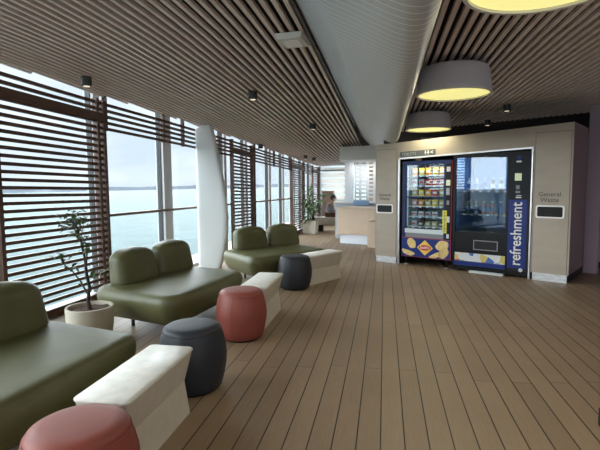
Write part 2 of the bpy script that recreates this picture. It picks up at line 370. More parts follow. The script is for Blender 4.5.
# ------------------------------------------------------------------ perforated ceiling cover (big curved duct)
prof = [(-0.59, 2.67), (-0.50, 2.575), (-0.41, 2.485), (-0.35, 2.43), (-0.31, 2.40), (-0.26, 2.375), (-0.16, 2.325), (-0.02, 2.25), (0.08, 2.205), (0.16, 2.195), (0.22, 2.225), (0.26, 2.31), (0.275, 2.42), (0.28, 2.55), (0.28, 2.67)]
def refine(pr):
    out = []
    for i in range(len(pr) - 1):
        p0 = pr[max(0, i - 1)]; p1 = pr[i]; p2 = pr[i + 1]; p3 = pr[min(len(pr) - 1, i + 2)]
        for k in range(4):
            t = k / 4; out.append(tuple(0.5 * (2 * b + (c_ - a) * t + (2 * a - 5 * b + 4 * c_ - d) * t * t + (-a + 3 * b - 3 * c_ + d) * t ** 3) for a, b, c_, d in zip(p0, p1, p2, p3)))
    return out + [pr[-1]]
def perf_mat():
    m = bpy.data.materials.new('perforated_aluminium'); m.use_nodes = True; n = m.node_tree; b = n.nodes['Principled BSDF']; L = n.links.new
    b.inputs['Metallic'].default_value = 0.35; b.inputs['Roughness'].default_value = 0.36
    t = n.nodes.new('ShaderNodeTexCoord'); s = n.nodes.new('ShaderNodeSeparateXYZ'); L(t.outputs['Object'], s.inputs[0])
    a = n.nodes.new('ShaderNodeMath'); a.operation = 'MULTIPLY'; a.inputs[1].default_value = 1 / 0.0195; L(s.outputs['Y'], a.inputs[0])
    f = n.nodes.new('ShaderNodeMath'); f.operation = 'FRACT'; L(a.outputs[0], f.inputs[0])
    g = n.nodes.new('ShaderNodeMath'); g.operation = 'LESS_THAN'; g.inputs[1].default_value = 0.35; L(f.outputs[0], g.inputs[0])
    mx = n.nodes.new('ShaderNodeMixRGB'); L(g.outputs[0], mx.inputs['Fac']); mx.inputs['Color1'].default_value = (0.56, 0.575, 0.575, 1); mx.inputs['Color2'].default_value = (0.42, 0.43, 0.43, 1)
    L(mx.outputs[0], b.inputs['Base Color']); return m
MT['perf'] = perf_mat()
MT['seamwhite'] = mat('duct_seam', (0.92, 0.92, 0.91), 0.4)
r = empty('ceiling_duct_cover', (-0.13, 3.5, 2.2), 'long curved perforated silver metal duct cover running along the ceiling', 'duct cover')
def duct(y0, y1, pr):
    m = MB(); y = y0
    while y < y1 - 1e-6:
        ye = min(y + 0.078, y1)
        a = [(p[0] + 0.13, y - 3.5, p[1] - 2.2) for p in pr]; q = [(p[0] + 0.13, ye - 3.5, p[1] - 2.2) for p in pr]
        n = len(pr); m.add(a + q, [(i, i + 1, n + i + 1, n + i) for i in range(n - 1)], 0)
        # raised seam between two sheets
        a = [(p[0] + 0.13, ye - 0.009 - 3.5, p[1] - 2.2 - 0.0015) for p in pr]; q = [(p[0] + 0.13, ye - 3.5, p[1] - 2.2 - 0.0015) for p in pr]
        m.add(a + q, [(i, i + 1, n + i + 1, n + i) for i in range(n - 1)], 1)
        y = ye
    return m
for o in (duct(-3, 8.55, refine(prof)).build('duct_skin', ['perf', 'seamwhite'], r, fixn=False, smooth=60), duct(8.55, 11.9, refine(prof[:8])).build('duct_skin', ['perf', 'seamwhite'], r, fixn=False, smooth=60)):
    pass
for sx in (-0.605, 0.30):
    m = MB(); m.box(sx - 0.012 + 0.13, sx + 0.012 + 0.13, -6.5, 5.05 if sx > 0 else 8.4, 0.445, 0.475); m.build('edge_trim', 'black', r)

# ------------------------------------------------------------------ vending wall (its own frame: x along, -y towards the room)
A0 = Vector((-0.15, 8.76, 0)); AR = math.atan2(-0.5092, 0.8606)
def ztop(s): return 2.18 + (2.29 - 2.18) * max(0, min(1, (s - 0.4) / 2.8)) + (0.012 if s > 0.3 else 0)
m = MB()
def wprism(m, s0, s1, y0, y1, z0, mi=0, z1=None):
    t0 = ztop(s0) if z1 is None else z1; t1 = ztop(s1) if z1 is None else z1
    m.hexa([(s0, y0, z0), (s1, y0, z0), (s1, y1, z0), (s0, y1, z0), (s0, y0, t0), (s1, y0, t0), (s1, y1, t1), (s0, y1, t1)], mi)
def wslope(m, s0, s1, y0, y1, z0, mi=0):
    t0, t1 = ztop(s0), ztop(s1)
    m.hexa([(s0, y0, z0), (s1, y0, z0), (s1, y1, z0), (s0, y1, z0), (s0, y0, t0), (s1, y0, t1), (s1, y1, t1), (s0, y1, t0)], mi)
# fascia above the alcove, alcove sides and back
v = [(0.45, 0, 1.905), (2.70, 0, 1.975), (2.70, 0.03, 1.975), (0.45, 0.03, 1.905), (0.45, 0, ztop(0.45)), (2.70, 0, ztop(2.70)), (2.70, 0.03, ztop(2.70)), (0.45, 0.03, ztop(0.45))]
m.hexa(v, 0)
m.box(0.44, 0.47, 0.03, 0.95, 0, 1.9, 1); m.box(2.68, 2.71, 0.03, 0.95, 0, 1.97, 1); m.box(0.44, 2.71, 0.95, 1.0, 0, 2.2, 1); m.box(0.47, 2.68, 0.03, 0.95, 1.96, 2.0, 1)
m.box(0.0, 0.44, 0.62, 0.70, 0, 2.15, 0)
struct(m.build('wall_right', ['wall', 'walldark'], loc=A0, rotz=AR))
# bright metal edging round the alcove
m = MB()
m.hexa([(0.462, -0.012, 0), (0.486, -0.012, 0), (0.486, 0.02, 0), (0.462, 0.02, 0), (0.462, -0.012, 1.915), (0.486, -0.012, 1.915), (0.486, 0.02, 1.915), (0.462, 0.02, 1.915)])
m.hexa([(2.672, -0.012, 0), (2.692, -0.012, 0), (2.692, 0.02, 0), (2.672, 0.02, 0), (2.672, -0.012, 1.985), (2.692, -0.012, 1.985), (2.692, 0.02, 1.985), (2.672, 0.02, 1.985)])
m.hexa([(0.462, -0.012, 1.892), (2.692, -0.012, 1.962), (2.692, 0.02, 1.962), (0.462, 0.02, 1.892), (0.462, -0.012, 1.916), (2.692, -0.012, 1.986), (2.692, 0.02, 1.986), (0.462, 0.02, 1.916)])
MT['chrome'] = mat('alcove_edge_metal', (0.70, 0.70, 0.71), 0.3, 0.5)
struct(m.build('trim_1', 'chrome', loc=A0, rotz=AR))

def waste_cabinet(s0, s1, depth, label, cx, cz0, cz1, cw, letx, letz, letsize, side):
    r = empty('waste_cabinet', A0 + Matrix.Rotation(AR, 3, 'Z') @ Vector(((s0 + s1) / 2, 0, 0)), label, 'bin cabinet', AR)
    c = (s0 + s1) / 2
    m = MB(); t0, t1 = ztop(s0), ztop(s1)
    m.hexa([(s0 - c, 0, 0.115), (s1 - c, 0, 0.115), (s1 - c, depth, 0.115), (s0 - c, depth, 0.115), (s0 - c, 0, t0), (s1 - c, 0, t1), (s1 - c, depth, t1), (s0 - c, depth, t0)], 0)
    body = m.build('body', ['wall', 'sidepurplelit'], r)
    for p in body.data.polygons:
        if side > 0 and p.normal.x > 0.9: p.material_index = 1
    m = MB(); m.box(s0 - c + 0.03, s1 - c - 0.02, -0.002, 0.0 + 0.5, 0.0, 0.115); k = m.build('kickplate', 'steel', r); k['label'] = 'brushed steel kickplate'
    if side > 0:
        m = MB(); m.box(s1 - c - 0.019, s1 - c - 0.016, 0.02, depth, 0, 0.114); m.build('side_plinth', 'walldark', r)
    # door panel, a hair proud of the body
    m = MB(); d0, d1 = s0 + 0.022, s1 - 0.03; dz = min(t0, t1) - 0.10
    m.box(d0 - c, d1 - c, -0.008, -0.0005, 0.125, dz); dr = m.build('door', 'wall', r, bevel=0.001)
    m = MB()
    for (a, b, z0, z1) in ((d0 - 0.007, d0, 0.12, dz + 0.007), (d1, d1 + 0.007, 0.12, dz + 0.007), (d0, d1, dz, dz + 0.007)): m.box(a - c, b - c, -0.0022, -0.0004, z0, z1)
    m.build('door_gap', 'groove', r)
    # chute surround and opening
    def rr(w, h, rad, y, n=6):
        pts = []
        for (qx, qz, a0) in ((w / 2 - rad, h / 2 - rad, 0), (-w / 2 + rad, h / 2 - rad, PI / 2), (-w / 2 + rad, -h / 2 + rad, PI), (w / 2 - rad, -h / 2 + rad, 1.5 * PI)):
            for i in range(n + 1): a = a0 + PI / 2 * i / n; pts.append((cx - c + qx + rad * math.cos(a), y, (cz0 + cz1) / 2 + qz + rad * math.sin(a)))
        return pts
    w, h = cw, cz1 - cz0
    m = MB(); m.rings([rr(w, h, 0.03, -0.008), rr(w, h, 0.03, -0.018), rr(w - 0.044, h - 0.044, 0.02, -0.018), rr(w - 0.044, h - 0.044, 0.02, -0.009)], cap=False)
    m.build('chute_surround', 'white', dr)
    m = MB(); m.rings([rr(w - 0.044, h - 0.044, 0.02, -0.0125), rr(w - 0.044, h - 0.044, 0.02, -0.009)]); m.build('chute_flap', 'hole', dr)
    text('General', letsize, 'letter', 'lettering', dr, (letx - c, -0.011, letz + letsize * 0.95), (PI / 2, 0, 0), 0.001, 1.05, 0.001, 'CENTER')
    text('Waste', letsize, 'letter', 'lettering', dr, (letx - c, -0.011, letz), (PI / 2, 0, 0), 0.001, 1.05, 0.001, 'CENTER')
    return r
waste_cabinet(-0.02, 0.45, 0.62, 'tall beige general waste bin cabinet left of the snack machine', 0.185, 0.915, 1.085, 0.35, 0.185, 1.16, 0.075, -1)
waste_cabinet(2.70, 3.21, 1.05, 'tall beige general waste bin cabinet right of the drinks machine', 2.94, 0.935, 1.125, 0.38, 2.93, 1.175, 0.088, 1)

# toilets sign
SGN = empty('toilets_sign', A0 + Matrix.Rotation(AR, 3, 'Z') @ Vector((0.825, 0, 1.985)), 'dark grey toilets sign above the snack vending machine', 'sign', AR)
m = MB(); m.box(-0.33, 0.33, -0.012, 0, -0.047, 0.047); MT['signgrey'] = mat('sign_grey', (0.10, 0.11, 0.11), 0.5); pl = m.build('plate', 'signgrey', SGN)
SGN.rotation_euler = (0, -0.03, AR)
MT['signtext'] = mat('sign_text', (0.42, 0.43, 0.42), 0.5); MT['signwhite'] = mat('sign_white', (0.8, 0.8, 0.78), 0.5)
text('TOILETS', 0.075, 'signtext', 'lettering', SGN, (-0.30, -0.014, -0.026), (PI / 2, 0, 0), 0.001, 1.0)
def figure(cx, skirt):
    m = MB(); ring = [[(cx + 0.011 * math.cos(2 * PI * i / 12), y, 0.026 + 0.011 * math.sin(2 * PI * i / 12)) for i in range(12)] for y in (-0.0135, -0.012)]
    m.rings(ring)
    w = 0.022 if skirt else 0.015
    pts = [(-0.013, 0.012), (0.013, 0.012), (w, -0.012), (0.007, -0.012), (0.007, -0.036), (-0.007, -0.036), (-0.007, -0.012), (-w, -0.012)]
    m.rings([[(cx + a, y, b) for a, b in pts] for y in (-0.0135, -0.012)]); m.build('figure_symbol', 'signwhite', SGN)
figure(0.155, False); figure(0.205, True)
m = MB(); m.rings([[(0.295, y, 0.026), (0.295, y, 0.014), (0.265, y, 0.0), (0.295, y, -0.014), (0.295, y, -0.026), (0.24, y, 0.0)] for y in (-0.0135, -0.012)]); m.build('arrow_symbol', 'signwhite', SGN)

# ------------------------------------------------------------------ vending machines
MT['navy'] = mat('machine_navy', (0.012, 0.024, 0.10), 0.4, spec=0.25)
MT['navy2'] = mat('machine_bright_blue', (0.014, 0.032, 0.19), 0.4, spec=0.25)
MT['inner'] = mat('machine_inner_grey', (0.16, 0.20, 0.25), 0.6)
MT['innerdark'] = mat('machine_inner_dark', (0.018, 0.02, 0.026), 0.5, spec=0.2)
MT['tube'] = mat('machine_light_tube', (0.3, 0.36, 0.42), 0.5, emit=(0.80, 0.90, 1.0), estr=0.15)
MT['mglass'] = glass_mat('machine_glass', (0.86, 0.93, 0.97), 0.03)
MT['mglass2'] = glass_mat('machine_dark_glass', (0.72, 0.80, 0.86), 0.06)
MT['wire'] = mat('coil_wire', (0.35, 0.36, 0.38), 0.3, 0.8)
MT['redtrim'] = mat('red_edge_trim', (0.35, 0.02, 0.04), 0.4)
MT['keypad'] = mat('keypad_green_screen', (0.55, 0.62, 0.42), 0.4, emit=(0.5, 0.6, 0.35), estr=0.25)
MT['grey'] = mat('mid_grey_plastic', (0.22, 0.23, 0.25), 0.4)
MT['tray'] = mat('tray_pale_metal', (0.60, 0.66, 0.70), 0.35)
MT['yellow'] = mat('sticker_yellow', (0.75, 0.68, 0.05), 0.5)
MT['chip'] = mat('potato_crisp_print', (0.62, 0.42, 0.13), 0.5, color2=(0.85, 0.68, 0.30), vscale=25)
MT['logored'] = mat('logo_red', (0.55, 0.02, 0.03), 0.5); MT['logoyel'] = mat('logo_yellow', (0.82, 0.55, 0.08), 0.5)
MT['price'] = mat('price_tag', (0.75, 0.75, 0.72), 0.5)

def local(s, y, z): return A0 + Matrix.Rotation(AR, 3, 'Z') @ Vector((s, y, z))
V1 = empty('snack_vending_machine', local(0.985, 0.04, 0), 'blue snack vending machine with glass front and crisp packet rows', 'vending machine', AR)
c = 0.985
def P(m, s0, s1, y0, y1, z0, z1, mi=0): m.box(s0 - CC, s1 - CC, y0, y1, z0, z1, mi)
CC = 0.985
m = MB()
P(m, 0.535, 0.56, 0, 0.80, 0.14, 1.85); P(m, 1.43, 1.455, 0, 0.80, 0.14, 1.85); P(m, 0.535, 1.455, 0.78, 0.80, 0.14, 1.85); P(m, 0.535, 1.455, 0, 0.80, 1.83, 1.85); P(m, 0.56, 1.43, 0.02, 0.78, 0.14, 0.5)
m.build('cabinet', 'navy', V1)
m = MB()   # door frame
P(m, 0.56, 0.598, -0.03, 0.02, 0.50, 1.80); P(m, 0.56, 1.43, -0.03, 0.02, 1.785, 1.85); P(m, 1.318, 1.345, -0.03, 0.02, 0.5, 1.785); P(m, 0.535, 0.56, -0.03, 0, 0.14, 1.85)
dr = m.build('door', 'navy', V1)
m = MB(); P(m, 0.598, 1.318, -0.012, -0.006, 0.66, 1.785); m.build('glass', 'mglass', dr)
m = MB(); P(m, 0.598, 1.318, -0.028, -0.01, 1.215, 1.235)
P(m, 0.598, 0.606, -0.028, -0.006, 0.66, 1.785); P(m, 1.31, 1.318, -0.028, -0.006, 0.66, 1.785); m.build('glazing_bar', 'navy', dr)
m = MB(); P(m, 0.598, 1.318, -0.045, -0.005, 0.585, 0.66); m.build('sill', 'tray', dr, bevel=0.004)
m = MB(); P(m, 0.60, 1.316, -0.022, 0.0, 0.505, 0.585); m.build('delivery_flap', 'grey', dr)
m = MB(); P(m, 1.345, 1.43, -0.034, 0.02, 0.50, 1.785); cp = m.build('control_panel', 'black', dr)
m = MB(); P(m, 1.36, 1.425, -0.038, -0.034, 1.655, 1.735); m.build('card_notice', 'tray', cp)
m = MB(); P(m, 1.355, 1.425, -0.04, -0.034, 1.42, 1.515); m.build('display', 'keypad', cp)
m = MB(); P(m, 1.357, 1.42, -0.04, -0.034, 1.26, 1.385); kp = m.build('keypad', 'grey', cp)
m = MB()
for i in range(4):
    for j in range(3): P(m, 1.364 + j * 0.018, 1.377 + j * 0.018, -0.044, -0.04, 1.275 + i * 0.026, 1.293 + i * 0.026)
m.build('keys', 'tray', kp)
m = MB(); P(m, 1.37, 1.415, -0.042, -0.034, 1.10, 1.17); m.build('coin_slot', 'grey', cp)
m = MB(); P(m, 1.30, 1.375, -0.037, -0.0345, 0.612, 1.0); st = m.build('sticker', 'yellow', dr)
st['label'] = 'tall yellow sticker'
m = MB()
for i in range(14): P(m, 1.325, 1.345 + 0.008 * (i % 3), -0.0385, -0.037, 0.64 + i * 0.025, 0.652 + i * 0.025)
m.build('print_lines', 'letter', st)
m = MB(); P(m, 1.38, 1.425, -0.04, -0.034, 0.80, 0.90); m.build('change_cup', 'tray', cp)
m = MB(); P(m, 1.375, 1.42, -0.042, -0.034, 0.53, 0.60); m.build('coin_return', 'tray', cp)
m = MB(); P(m, 0.535, 1.455, -0.036, 0.02, 0.16, 0.497); gp = m.build('lower_panel', 'navy2', V1)
m = MB(); P(m, 0.535, 1.455, -0.040, -0.034, 0.492, 0.503); P(m, 0.535, 1.455, -0.040, -0.034, 0.158, 0.166); P(m, 1.447, 1.456, -0.04, 0, 0.16, 1.85); m.build('red_trim', 'redtrim', V1)
def crispy(cx, czz, rx, rz, rot, fold):
    pts = []
    for i in range(28):
        a = 2 * PI * i / 28; r = 1 + 0.05 * math.sin(5 * a + fold)
        x, z = rx * r * math.cos(a), rz * r * math.sin(a) + 0.25 * rx * math.cos(a) ** 2 * fold
        pts.append((cx - CC + x * math.cos(rot) - z * math.sin(rot), czz + x * math.sin(rot) + z * math.cos(rot)))
    mm = MB(); mm.rings([[(p[0], -0.0395, max(0.168, min(0.49, p[1]))) for p in pts], [(p[0], -0.036, max(0.168, min(0.49, p[1]))) for p in pts]]); return mm
for args in ((0.665, 0.225, 0.13, 0.045, -0.25, 0.5), (0.73, 0.40, 0.10, 0.075, -1.0, 0.3), (1.20, 0.22, 0.14, 0.04, 0.45, 0.4), (1.30, 0.40, 0.12, 0.08, 0.35, -0.3), (1.33, 0.27, 0.11, 0.075, 0.9, 0.2)):
    crispy(*args).build('crisp_print', 'chip', gp)
m = MB(); m.rings([[(x - CC + 0.99, y, z + 0.335) for x, z in ((0.15, 0), (0, 0.135), (-0.15, 0), (0, -0.135))] for y in (-0.0425, -0.0395)]); lg = m.build('logo_diamond', 'logoyel', gp)
m = MB(); m.rings([[(0.99 - CC + 0.115 * math.cos(2 * PI * i / 24), y, 0.335 + 0.048 * math.sin(2 * PI * i / 24)) for i in range(24)] for y in (-0.0445, -0.0425)]); m.build('logo_oval', 'logored', lg)
text("Smith's", 0.072, 'price', 'lettering', lg, (0.99 - CC, -0.0455, 0.315), (PI / 2, 0.0, 0), 0.001, 0.85, 0.001, 'CENTER')
m = MB()   # liner + light tube + shelves
P(m, 0.56, 0.57, 0.02, 0.77, 0.5, 1.83); P(m, 1.345, 1.355, 0.02, 0.77, 0.5, 1.83); P(m, 0.56, 1.355, 0.74, 0.78, 0.5, 1.83); P(m, 0.56, 1.355, 0.02, 0.74, 0.5, 0.52)
m.build('liner', 'inner', V1)
m = MB(); P(m, 0.605, 0.62, 0.022, 0.04, 0.7, 1.76); m.build('light_tube', 'tube', V1)
rowz = [1.60, 1.42, 1.235, 1.055, 0.87, 0.69]
for z in rowz:
    m = MB(); P(m, 0.575, 1.34, 0.12, 0.72, z - 0.012, z); sh = m.build('shelf', 'tray', V1)
    for j in range(5):
        m = MB(); P(m, 0.665 + j * 0.13, 0.705 + j * 0.13, 0.112, 0.12, z - 0.026, z + 0.006); m.build('price_tag', 'price', sh)
    m = MB()
    for j in range(5):
        x0 = 0.685 + j * 0.13 - CC
        m.tube([(x0 + 0.045 * math.cos(t * 0.9), 0.13 + 0.022 * t, z + 0.05 + 0.045 * math.sin(t * 0.9)) for t in range(0, 22)], 0.0025, 4)
    m.build('coil', 'wire', sh)
for sx in (0.60, 1.36):
    m = MB(); m.lathe([(0.045, 0), (0.045, 0.012), (0.02, 0.02), (0.02, 0.021)], 16, (sx - CC, 0.03)); m.build('foot', 'steel', V1, smooth=40)
    m = MB(); m.lathe([(0.015, 0.02), (0.015, 0.14)], 12, (sx - CC, 0.03)); m.build('foot_stem', 'black', V1)
m = MB(); m.lathe([(0.02, 0), (0.02, 0.14)], 12, (0.60 - CC, 0.72)); m.build('rear_foot', 'black', V1); m = MB(); m.lathe([(0.02, 0), (0.02, 0.14)], 12, (1.36 - CC, 0.72)); m.build('rear_foot', 'black', V1)
# snack packets: each a thing
cols = {'orange': (0.85, 0.32, 0.02), 'yellow': (0.85, 0.60, 0.03), 'red': (0.60, 0.05, 0.04), 'white': (0.62, 0.62, 0.60), 'pink': (0.70, 0.22, 0.20), 'brown': (0.16, 0.07, 0.04), 'silver': (0.40, 0.43, 0.46), 'gold': (0.55, 0.38, 0.12)}
for k, cc in cols.items(): MT['pk_' + k] = mat('packet_' + k, cc, 0.35, 0.0, emit=cc, estr=0.0)
def packet_mesh(w, h, t):
    m = MB(); R = []
    for k in range(9):
        f = k / 8; th = t * math.sin(PI * f) ** 0.6 + 0.002; ww = w * (1 - 0.07 * math.sin(PI * f))
        R.append([(ww * a, th * b, h * f) for a, b in ((-.5, -.15), (-.25, -.5), (.25, -.5), (.5, -.15), (.5, .15), (.25, .5), (-.25, .5), (-.5, .15))])
    m.rings(R); return m
rows = [('orange', 'yellow', 'orange', 'yellow', 'orange'), ('white', 'silver', 'red', 'red', 'pink'), ('gold', 'yellow', 'orange', 'red', 'gold'),
        ('pink', 'orange', 'gold', 'yellow', 'gold'), ('silver', 'white', 'silver', 'white', None), ('silver', 'brown', 'gold', 'gold', 'brown')]
rown = ['top', 'second', 'third', 'fourth', 'fifth', 'bottom']; pos = ['leftmost', 'second from left', 'middle', 'second from right', 'rightmost']
MT['packet_band'] = mat('packet_label_white', (0.7, 0.66, 0.55), 0.4)
for ri, row in enumerate(rows):
    hh = [0.135, 0.12, 0.12, 0.12, 0.09, 0.10][ri]
    for j, cn in enumerate(row):
        if not cn: continue
        o = packet_mesh(0.105, hh, 0.045).build('snack_packet', 'pk_' + cn, smooth=60)
        o.location = local(0.685 + j * 0.13, 0.04 + 0.155, rowz[ri] + 0.001); o.rotation_euler = (0.0, 0.0, AR + 0.05 * ((ri + j) % 3 - 1))
        tag(o, '%s snack packet, %s of the %s shelf in the snack machine' % (cn, pos[j], rown[ri]), 'snack packet', 'packets on the %s shelf of the snack machine' % rown[ri])
        b = MB(); w_ = 0.032
        b.rings([[(-w_, -0.0245, hh * .35), (w_, -0.0245, hh * .35), (w_, -0.0245, hh * .65), (-w_, -0.0245, hh * .65)], [(-w_, -0.02, hh * .35), (w_, -0.02, hh * .35), (w_, -0.02, hh * .65), (-w_, -0.02, hh * .65)]])
        b.build('brand_panel', 'packet_band' if cn not in ('white', 'silver') else 'pk_red', o)

# drinks machine
CC = 2.06
V2 = empty('drinks_vending_machine', local(2.06, 0.04, 0), 'tall black and blue drinks vending machine reading refreshment up its side', 'vending machine', AR)
m = MB()
P(m, 1.475, 1.51, 0, 0.84, 0.10, 1.90); P(m, 2.33, 2.655, 0.02, 0.84, 0.10, 1.90); P(m, 1.475, 2.655, 0.80, 0.84, 0.10, 1.90); P(m, 1.475, 2.655, 0, 0.84, 1.90, 1.925); P(m, 1.51, 2.33, 0.02, 0.80, 0.10, 0.62)
m.build('cabinet', 'black', V2)
m = MB(); P(m, 1.475, 1.52, -0.03, 0.02, 0.10, 1.93); P(m, 1.52, 2.36, -0.03, 0.02, 1.87, 1.93); P(m, 2.325, 2.36, -0.03, 0.02, 0.1, 1.87); P(m, 1.52, 2.325, -0.025, 0.02, 0.315, 0.66)
dr = m.build('door', 'black', V2, bevel=0.003)
m = MB(); P(m, 1.52, 2.325, -0.014, -0.006, 0.66, 1.87); m.build('glass', 'mglass2', dr)
m = MB(); P(m, 1.83, 2.215, -0.03, -0.024, 0.375, 0.535); fl = m.build('delivery_flap', 'grey', dr)
m = MB(); P(m, 1.845, 2.20, -0.034, -0.03, 0.39, 0.52); m.build('flap_window', 'hole', fl)
m = MB(); P(m, 1.51, 2.33, -0.034, 0.02, 0.105, 0.175); m.build('blue_base_panel', 'navy2', V2)
# food picture strip
def food_mat():
    m = bpy.data.materials.new('food_picture_strip'); m.use_nodes = True; n = m.node_tree; b = n.nodes['Principled BSDF']; b.inputs['Roughness'].default_value = 0.4
    t = n.nodes.new('ShaderNodeTexCoord'); vo = n.nodes.new('ShaderNodeTexVoronoi'); vo.inputs['Scale'].default_value = 11
    r = n.nodes.new('ShaderNodeValToRGB'); r.color_ramp.interpolation = 'CONSTANT'; e = r.color_ramp.elements
    n.links.new(t.outputs['Object'], vo.inputs['Vector']); s = n.nodes.new('ShaderNodeSeparateColor'); n.links.new(vo.outputs['Color'], s.inputs[0]); n.links.new(s.outputs[0], r.inputs[0])
    e[0].color = (0.65, 0.68, 0.70, 1); e[1].position = 0.25; e[1].color = (0.05, 0.14, 0.45, 1)
    for p, c_ in ((0.40, (0.60, 0.50, 0.14, 1)), (0.55, (0.22, 0.40, 0.16, 1)), (0.65, (0.55, 0.14, 0.10, 1)), (0.78, (0.70, 0.72, 0.70, 1)), (0.9, (0.35, 0.45, 0.55, 1))):
        q = e.new(p); q.color = c_
    n.links.new(r.outputs[0], b.inputs['Base Color']); return m
MT['food'] = food_mat()
m = MB(); P(m, 1.525, 2.33, -0.036, -0.02, 0.178, 0.312); fs = m.build('picture_strip', 'food', V2); fs['label'] = 'strip of colourful food pictures'
m = MB(); P(m, 2.36, 2.625, -0.028, 0.02, 1.20, 1.93); P(m, 2.625, 2.655, -0.03, 0.02, 0.10, 1.93); P(m, 2.36, 2.625, -0.028, 0.02, 0.10, 0.14); m.build('control_panel_upper', 'innerdark', V2)
m = MB(); P(m, 2.36, 2.625, -0.030, 0.02, 0.14, 1.20); bp = m.build('blue_side_panel', 'navy2', V2)
text('refreshment', 0.222, 'price', 'lettering', bp, (2.553 - CC, -0.033, 0.185), (PI / 2, -PI / 2, 0), 0.002, 0.885, 0.0025)
m = MB(); P(m, 2.44, 2.535, -0.036, -0.028, 1.49, 1.60); m.build('note_reader', 'keypad', V2)
m = MB(); P(m, 2.46, 2.51, -0.036, -0.028, 1.36, 1.42); P(m, 2.455, 2.52, -0.034, -0.028, 1.30, 1.335); m.build('keypad', 'grey', V2)
m = MB(); P(m, 2.46, 2.54, -0.034, -0.028, 1.225, 1.245); P(m, 2.47, 2.54, -0.034, -0.028, 1.26, 1.27); m.build('notice', 'price', V2)
m = MB(); P(m, 2.455, 2.525, -0.032, -0.028, 1.765, 1.79); m.build('brand_plate', 'price', V2)
m = MB(); m.rings([[(2.49 - CC + 0.03 * math.cos(2 * PI * i / 20), y, 1.835 + 0.03 * math.sin(2 * PI * i / 20)) for i in range(20)] for y in (-0.032, -0.028)]); m.build('round_emblem', 'navy2', V2)
m = MB(); P(m, 1.48, 2.65, -0.02, 0.8, 0.03, 0.10); m.build('base', 'black', V2)
m = MB(); P(m, 1.79, 2.33, -0.10, -0.03, 0.0, 0.035); bt = m.build('base_foot_plate', 'tray', V2, bevel=0.008); bt['label'] = 'pale metal foot plate at the base'
m = MB(); m.lathe([(0.03, 0), (0.03, 0.03)], 12, (1.55 - CC, 0.1)); m.lathe([(0.03, 0), (0.03, 0.03)], 12, (2.6 - CC, 0.1)); m.lathe([(0.03, 0), (0.03, 0.03)], 12, (1.55 - CC, 0.7)); m.lathe([(0.03, 0), (0.03, 0.03)], 12, (2.6 - CC, 0.7)); m.build('feet', 'black', V2)
m = MB(); m.lathe([(0.03, 0), (0.03, 0.004)], 16); ck = m.build('lock_badge', 'tray', V2); ck.location = (2.56 - CC, -0.028, 0.12); ck.rotation_euler = (PI / 2, 0, 0)
MT['blueliner'] = mat('machine_blue_backing', (0.13, 0.30, 0.55), 0.5)  # plain blue lining behind the shelves
m = MB(); P(m, 1.51, 2.33, 0.77, 0.80, 0.62, 1.90); P(m, 1.51, 1.515, 0.02, 0.77, 0.62, 1.9); P(m, 2.325, 2.33, 0.02, 0.77, 0.62, 1.9); m.build('liner', 'blueliner', V2)
r2z = [1.33, 0.95, 0.66]
for z in r2z:
    m = MB(); P(m, 1.52, 2.32, 0.10, 0.74, z - 0.02, z); sh = m.build('shelf', 'grey', V2)
    if z > 0.7:
        for j in range(6):
            m = MB(); P(m, 1.60 + j * 0.13, 1.64 + j * 0.13, 0.09, 0.10, z - 0.022, z + 0.004); m.build('price_tag', 'price', sh)
for k, cc in {'clear': (0.45, 0.5, 0.52), 'cola': (0.08, 0.03, 0.02), 'green_b': (0.08, 0.25, 0.10), 'red_b': (0.45, 0.04, 0.04), 'blue_b': (0.05, 0.15, 0.45)}.items(): MT['bt_' + k] = mat('bottle_' + k, cc, 0.2)
bprof = [(0.028, 0), (0.032, 0.01), (0.032, 0.06), (0.029, 0.08), (0.032, 0.10), (0.031, 0.135), (0.02, 0.165), (0.013, 0.18), (0.013, 0.195)]
names = {'clear': 'clear water', 'cola': 'dark cola', 'green_b': 'green', 'red_b': 'red', 'blue_b': 'blue'}
for ri, z in enumerate(r2z[:2]):
    for j, kx in enumerate([('clear', 'clear', 'blue_b', 'cola', 'cola'), ('green_b', 'clear', 'red_b', 'red_b', 'blue_b')][ri]):
        m = MB(); m.lathe(bprof, 20); o = m.build('drink_bottle', 'bt_' + kx, smooth=50)
        o.location = local(1.66 + j * 0.13, 0.04 + 0.17, z + 0.001)
        tag(o, '%s drink bottle, %s of the %s shelf in the drinks machine' % (names[kx], pos[j], ['upper', 'middle'][ri]), 'bottle', 'bottles on the %s shelf of the drinks machine' % ['upper', 'middle'][ri])
        m = MB(); m.lathe([(0.015, 0.19), (0.015, 0.21)], 14); m.build('cap', 'price', o)
        m = MB(); m.lathe([(0.0335, 0.05), (0.0335, 0.115)], 20); m.build('label_wrap', 'price' if kx == 'cola' else 'bt_blue_b', o)

# area lights inside both machines light their goods
def area(name, loc_, rot, sx, sy, en, col, parent=None):
    d = bpy.data.lights.new(name, 'AREA'); d.shape = 'RECTANGLE'; d.size = sx; d.size_y = sy; d.energy = en; d.color = col
    o = bpy.data.objects.new(name, d); COL.objects.link(o); o.location = loc_; o.rotation_euler = rot
    if parent: o.parent = parent
    return o
area('snack_machine_lamp', (0, 0.03, 1.815), (0.35, 0, 0), 0.7, 0.03, 2.0, (0.85, 0.93, 1), V1)
area('drinks_machine_lamp', (-0.14, 0.03, 1.89), (0.35, 0, 0), 0.7, 0.03, 4.0, (0.7, 0.85, 1), V2)

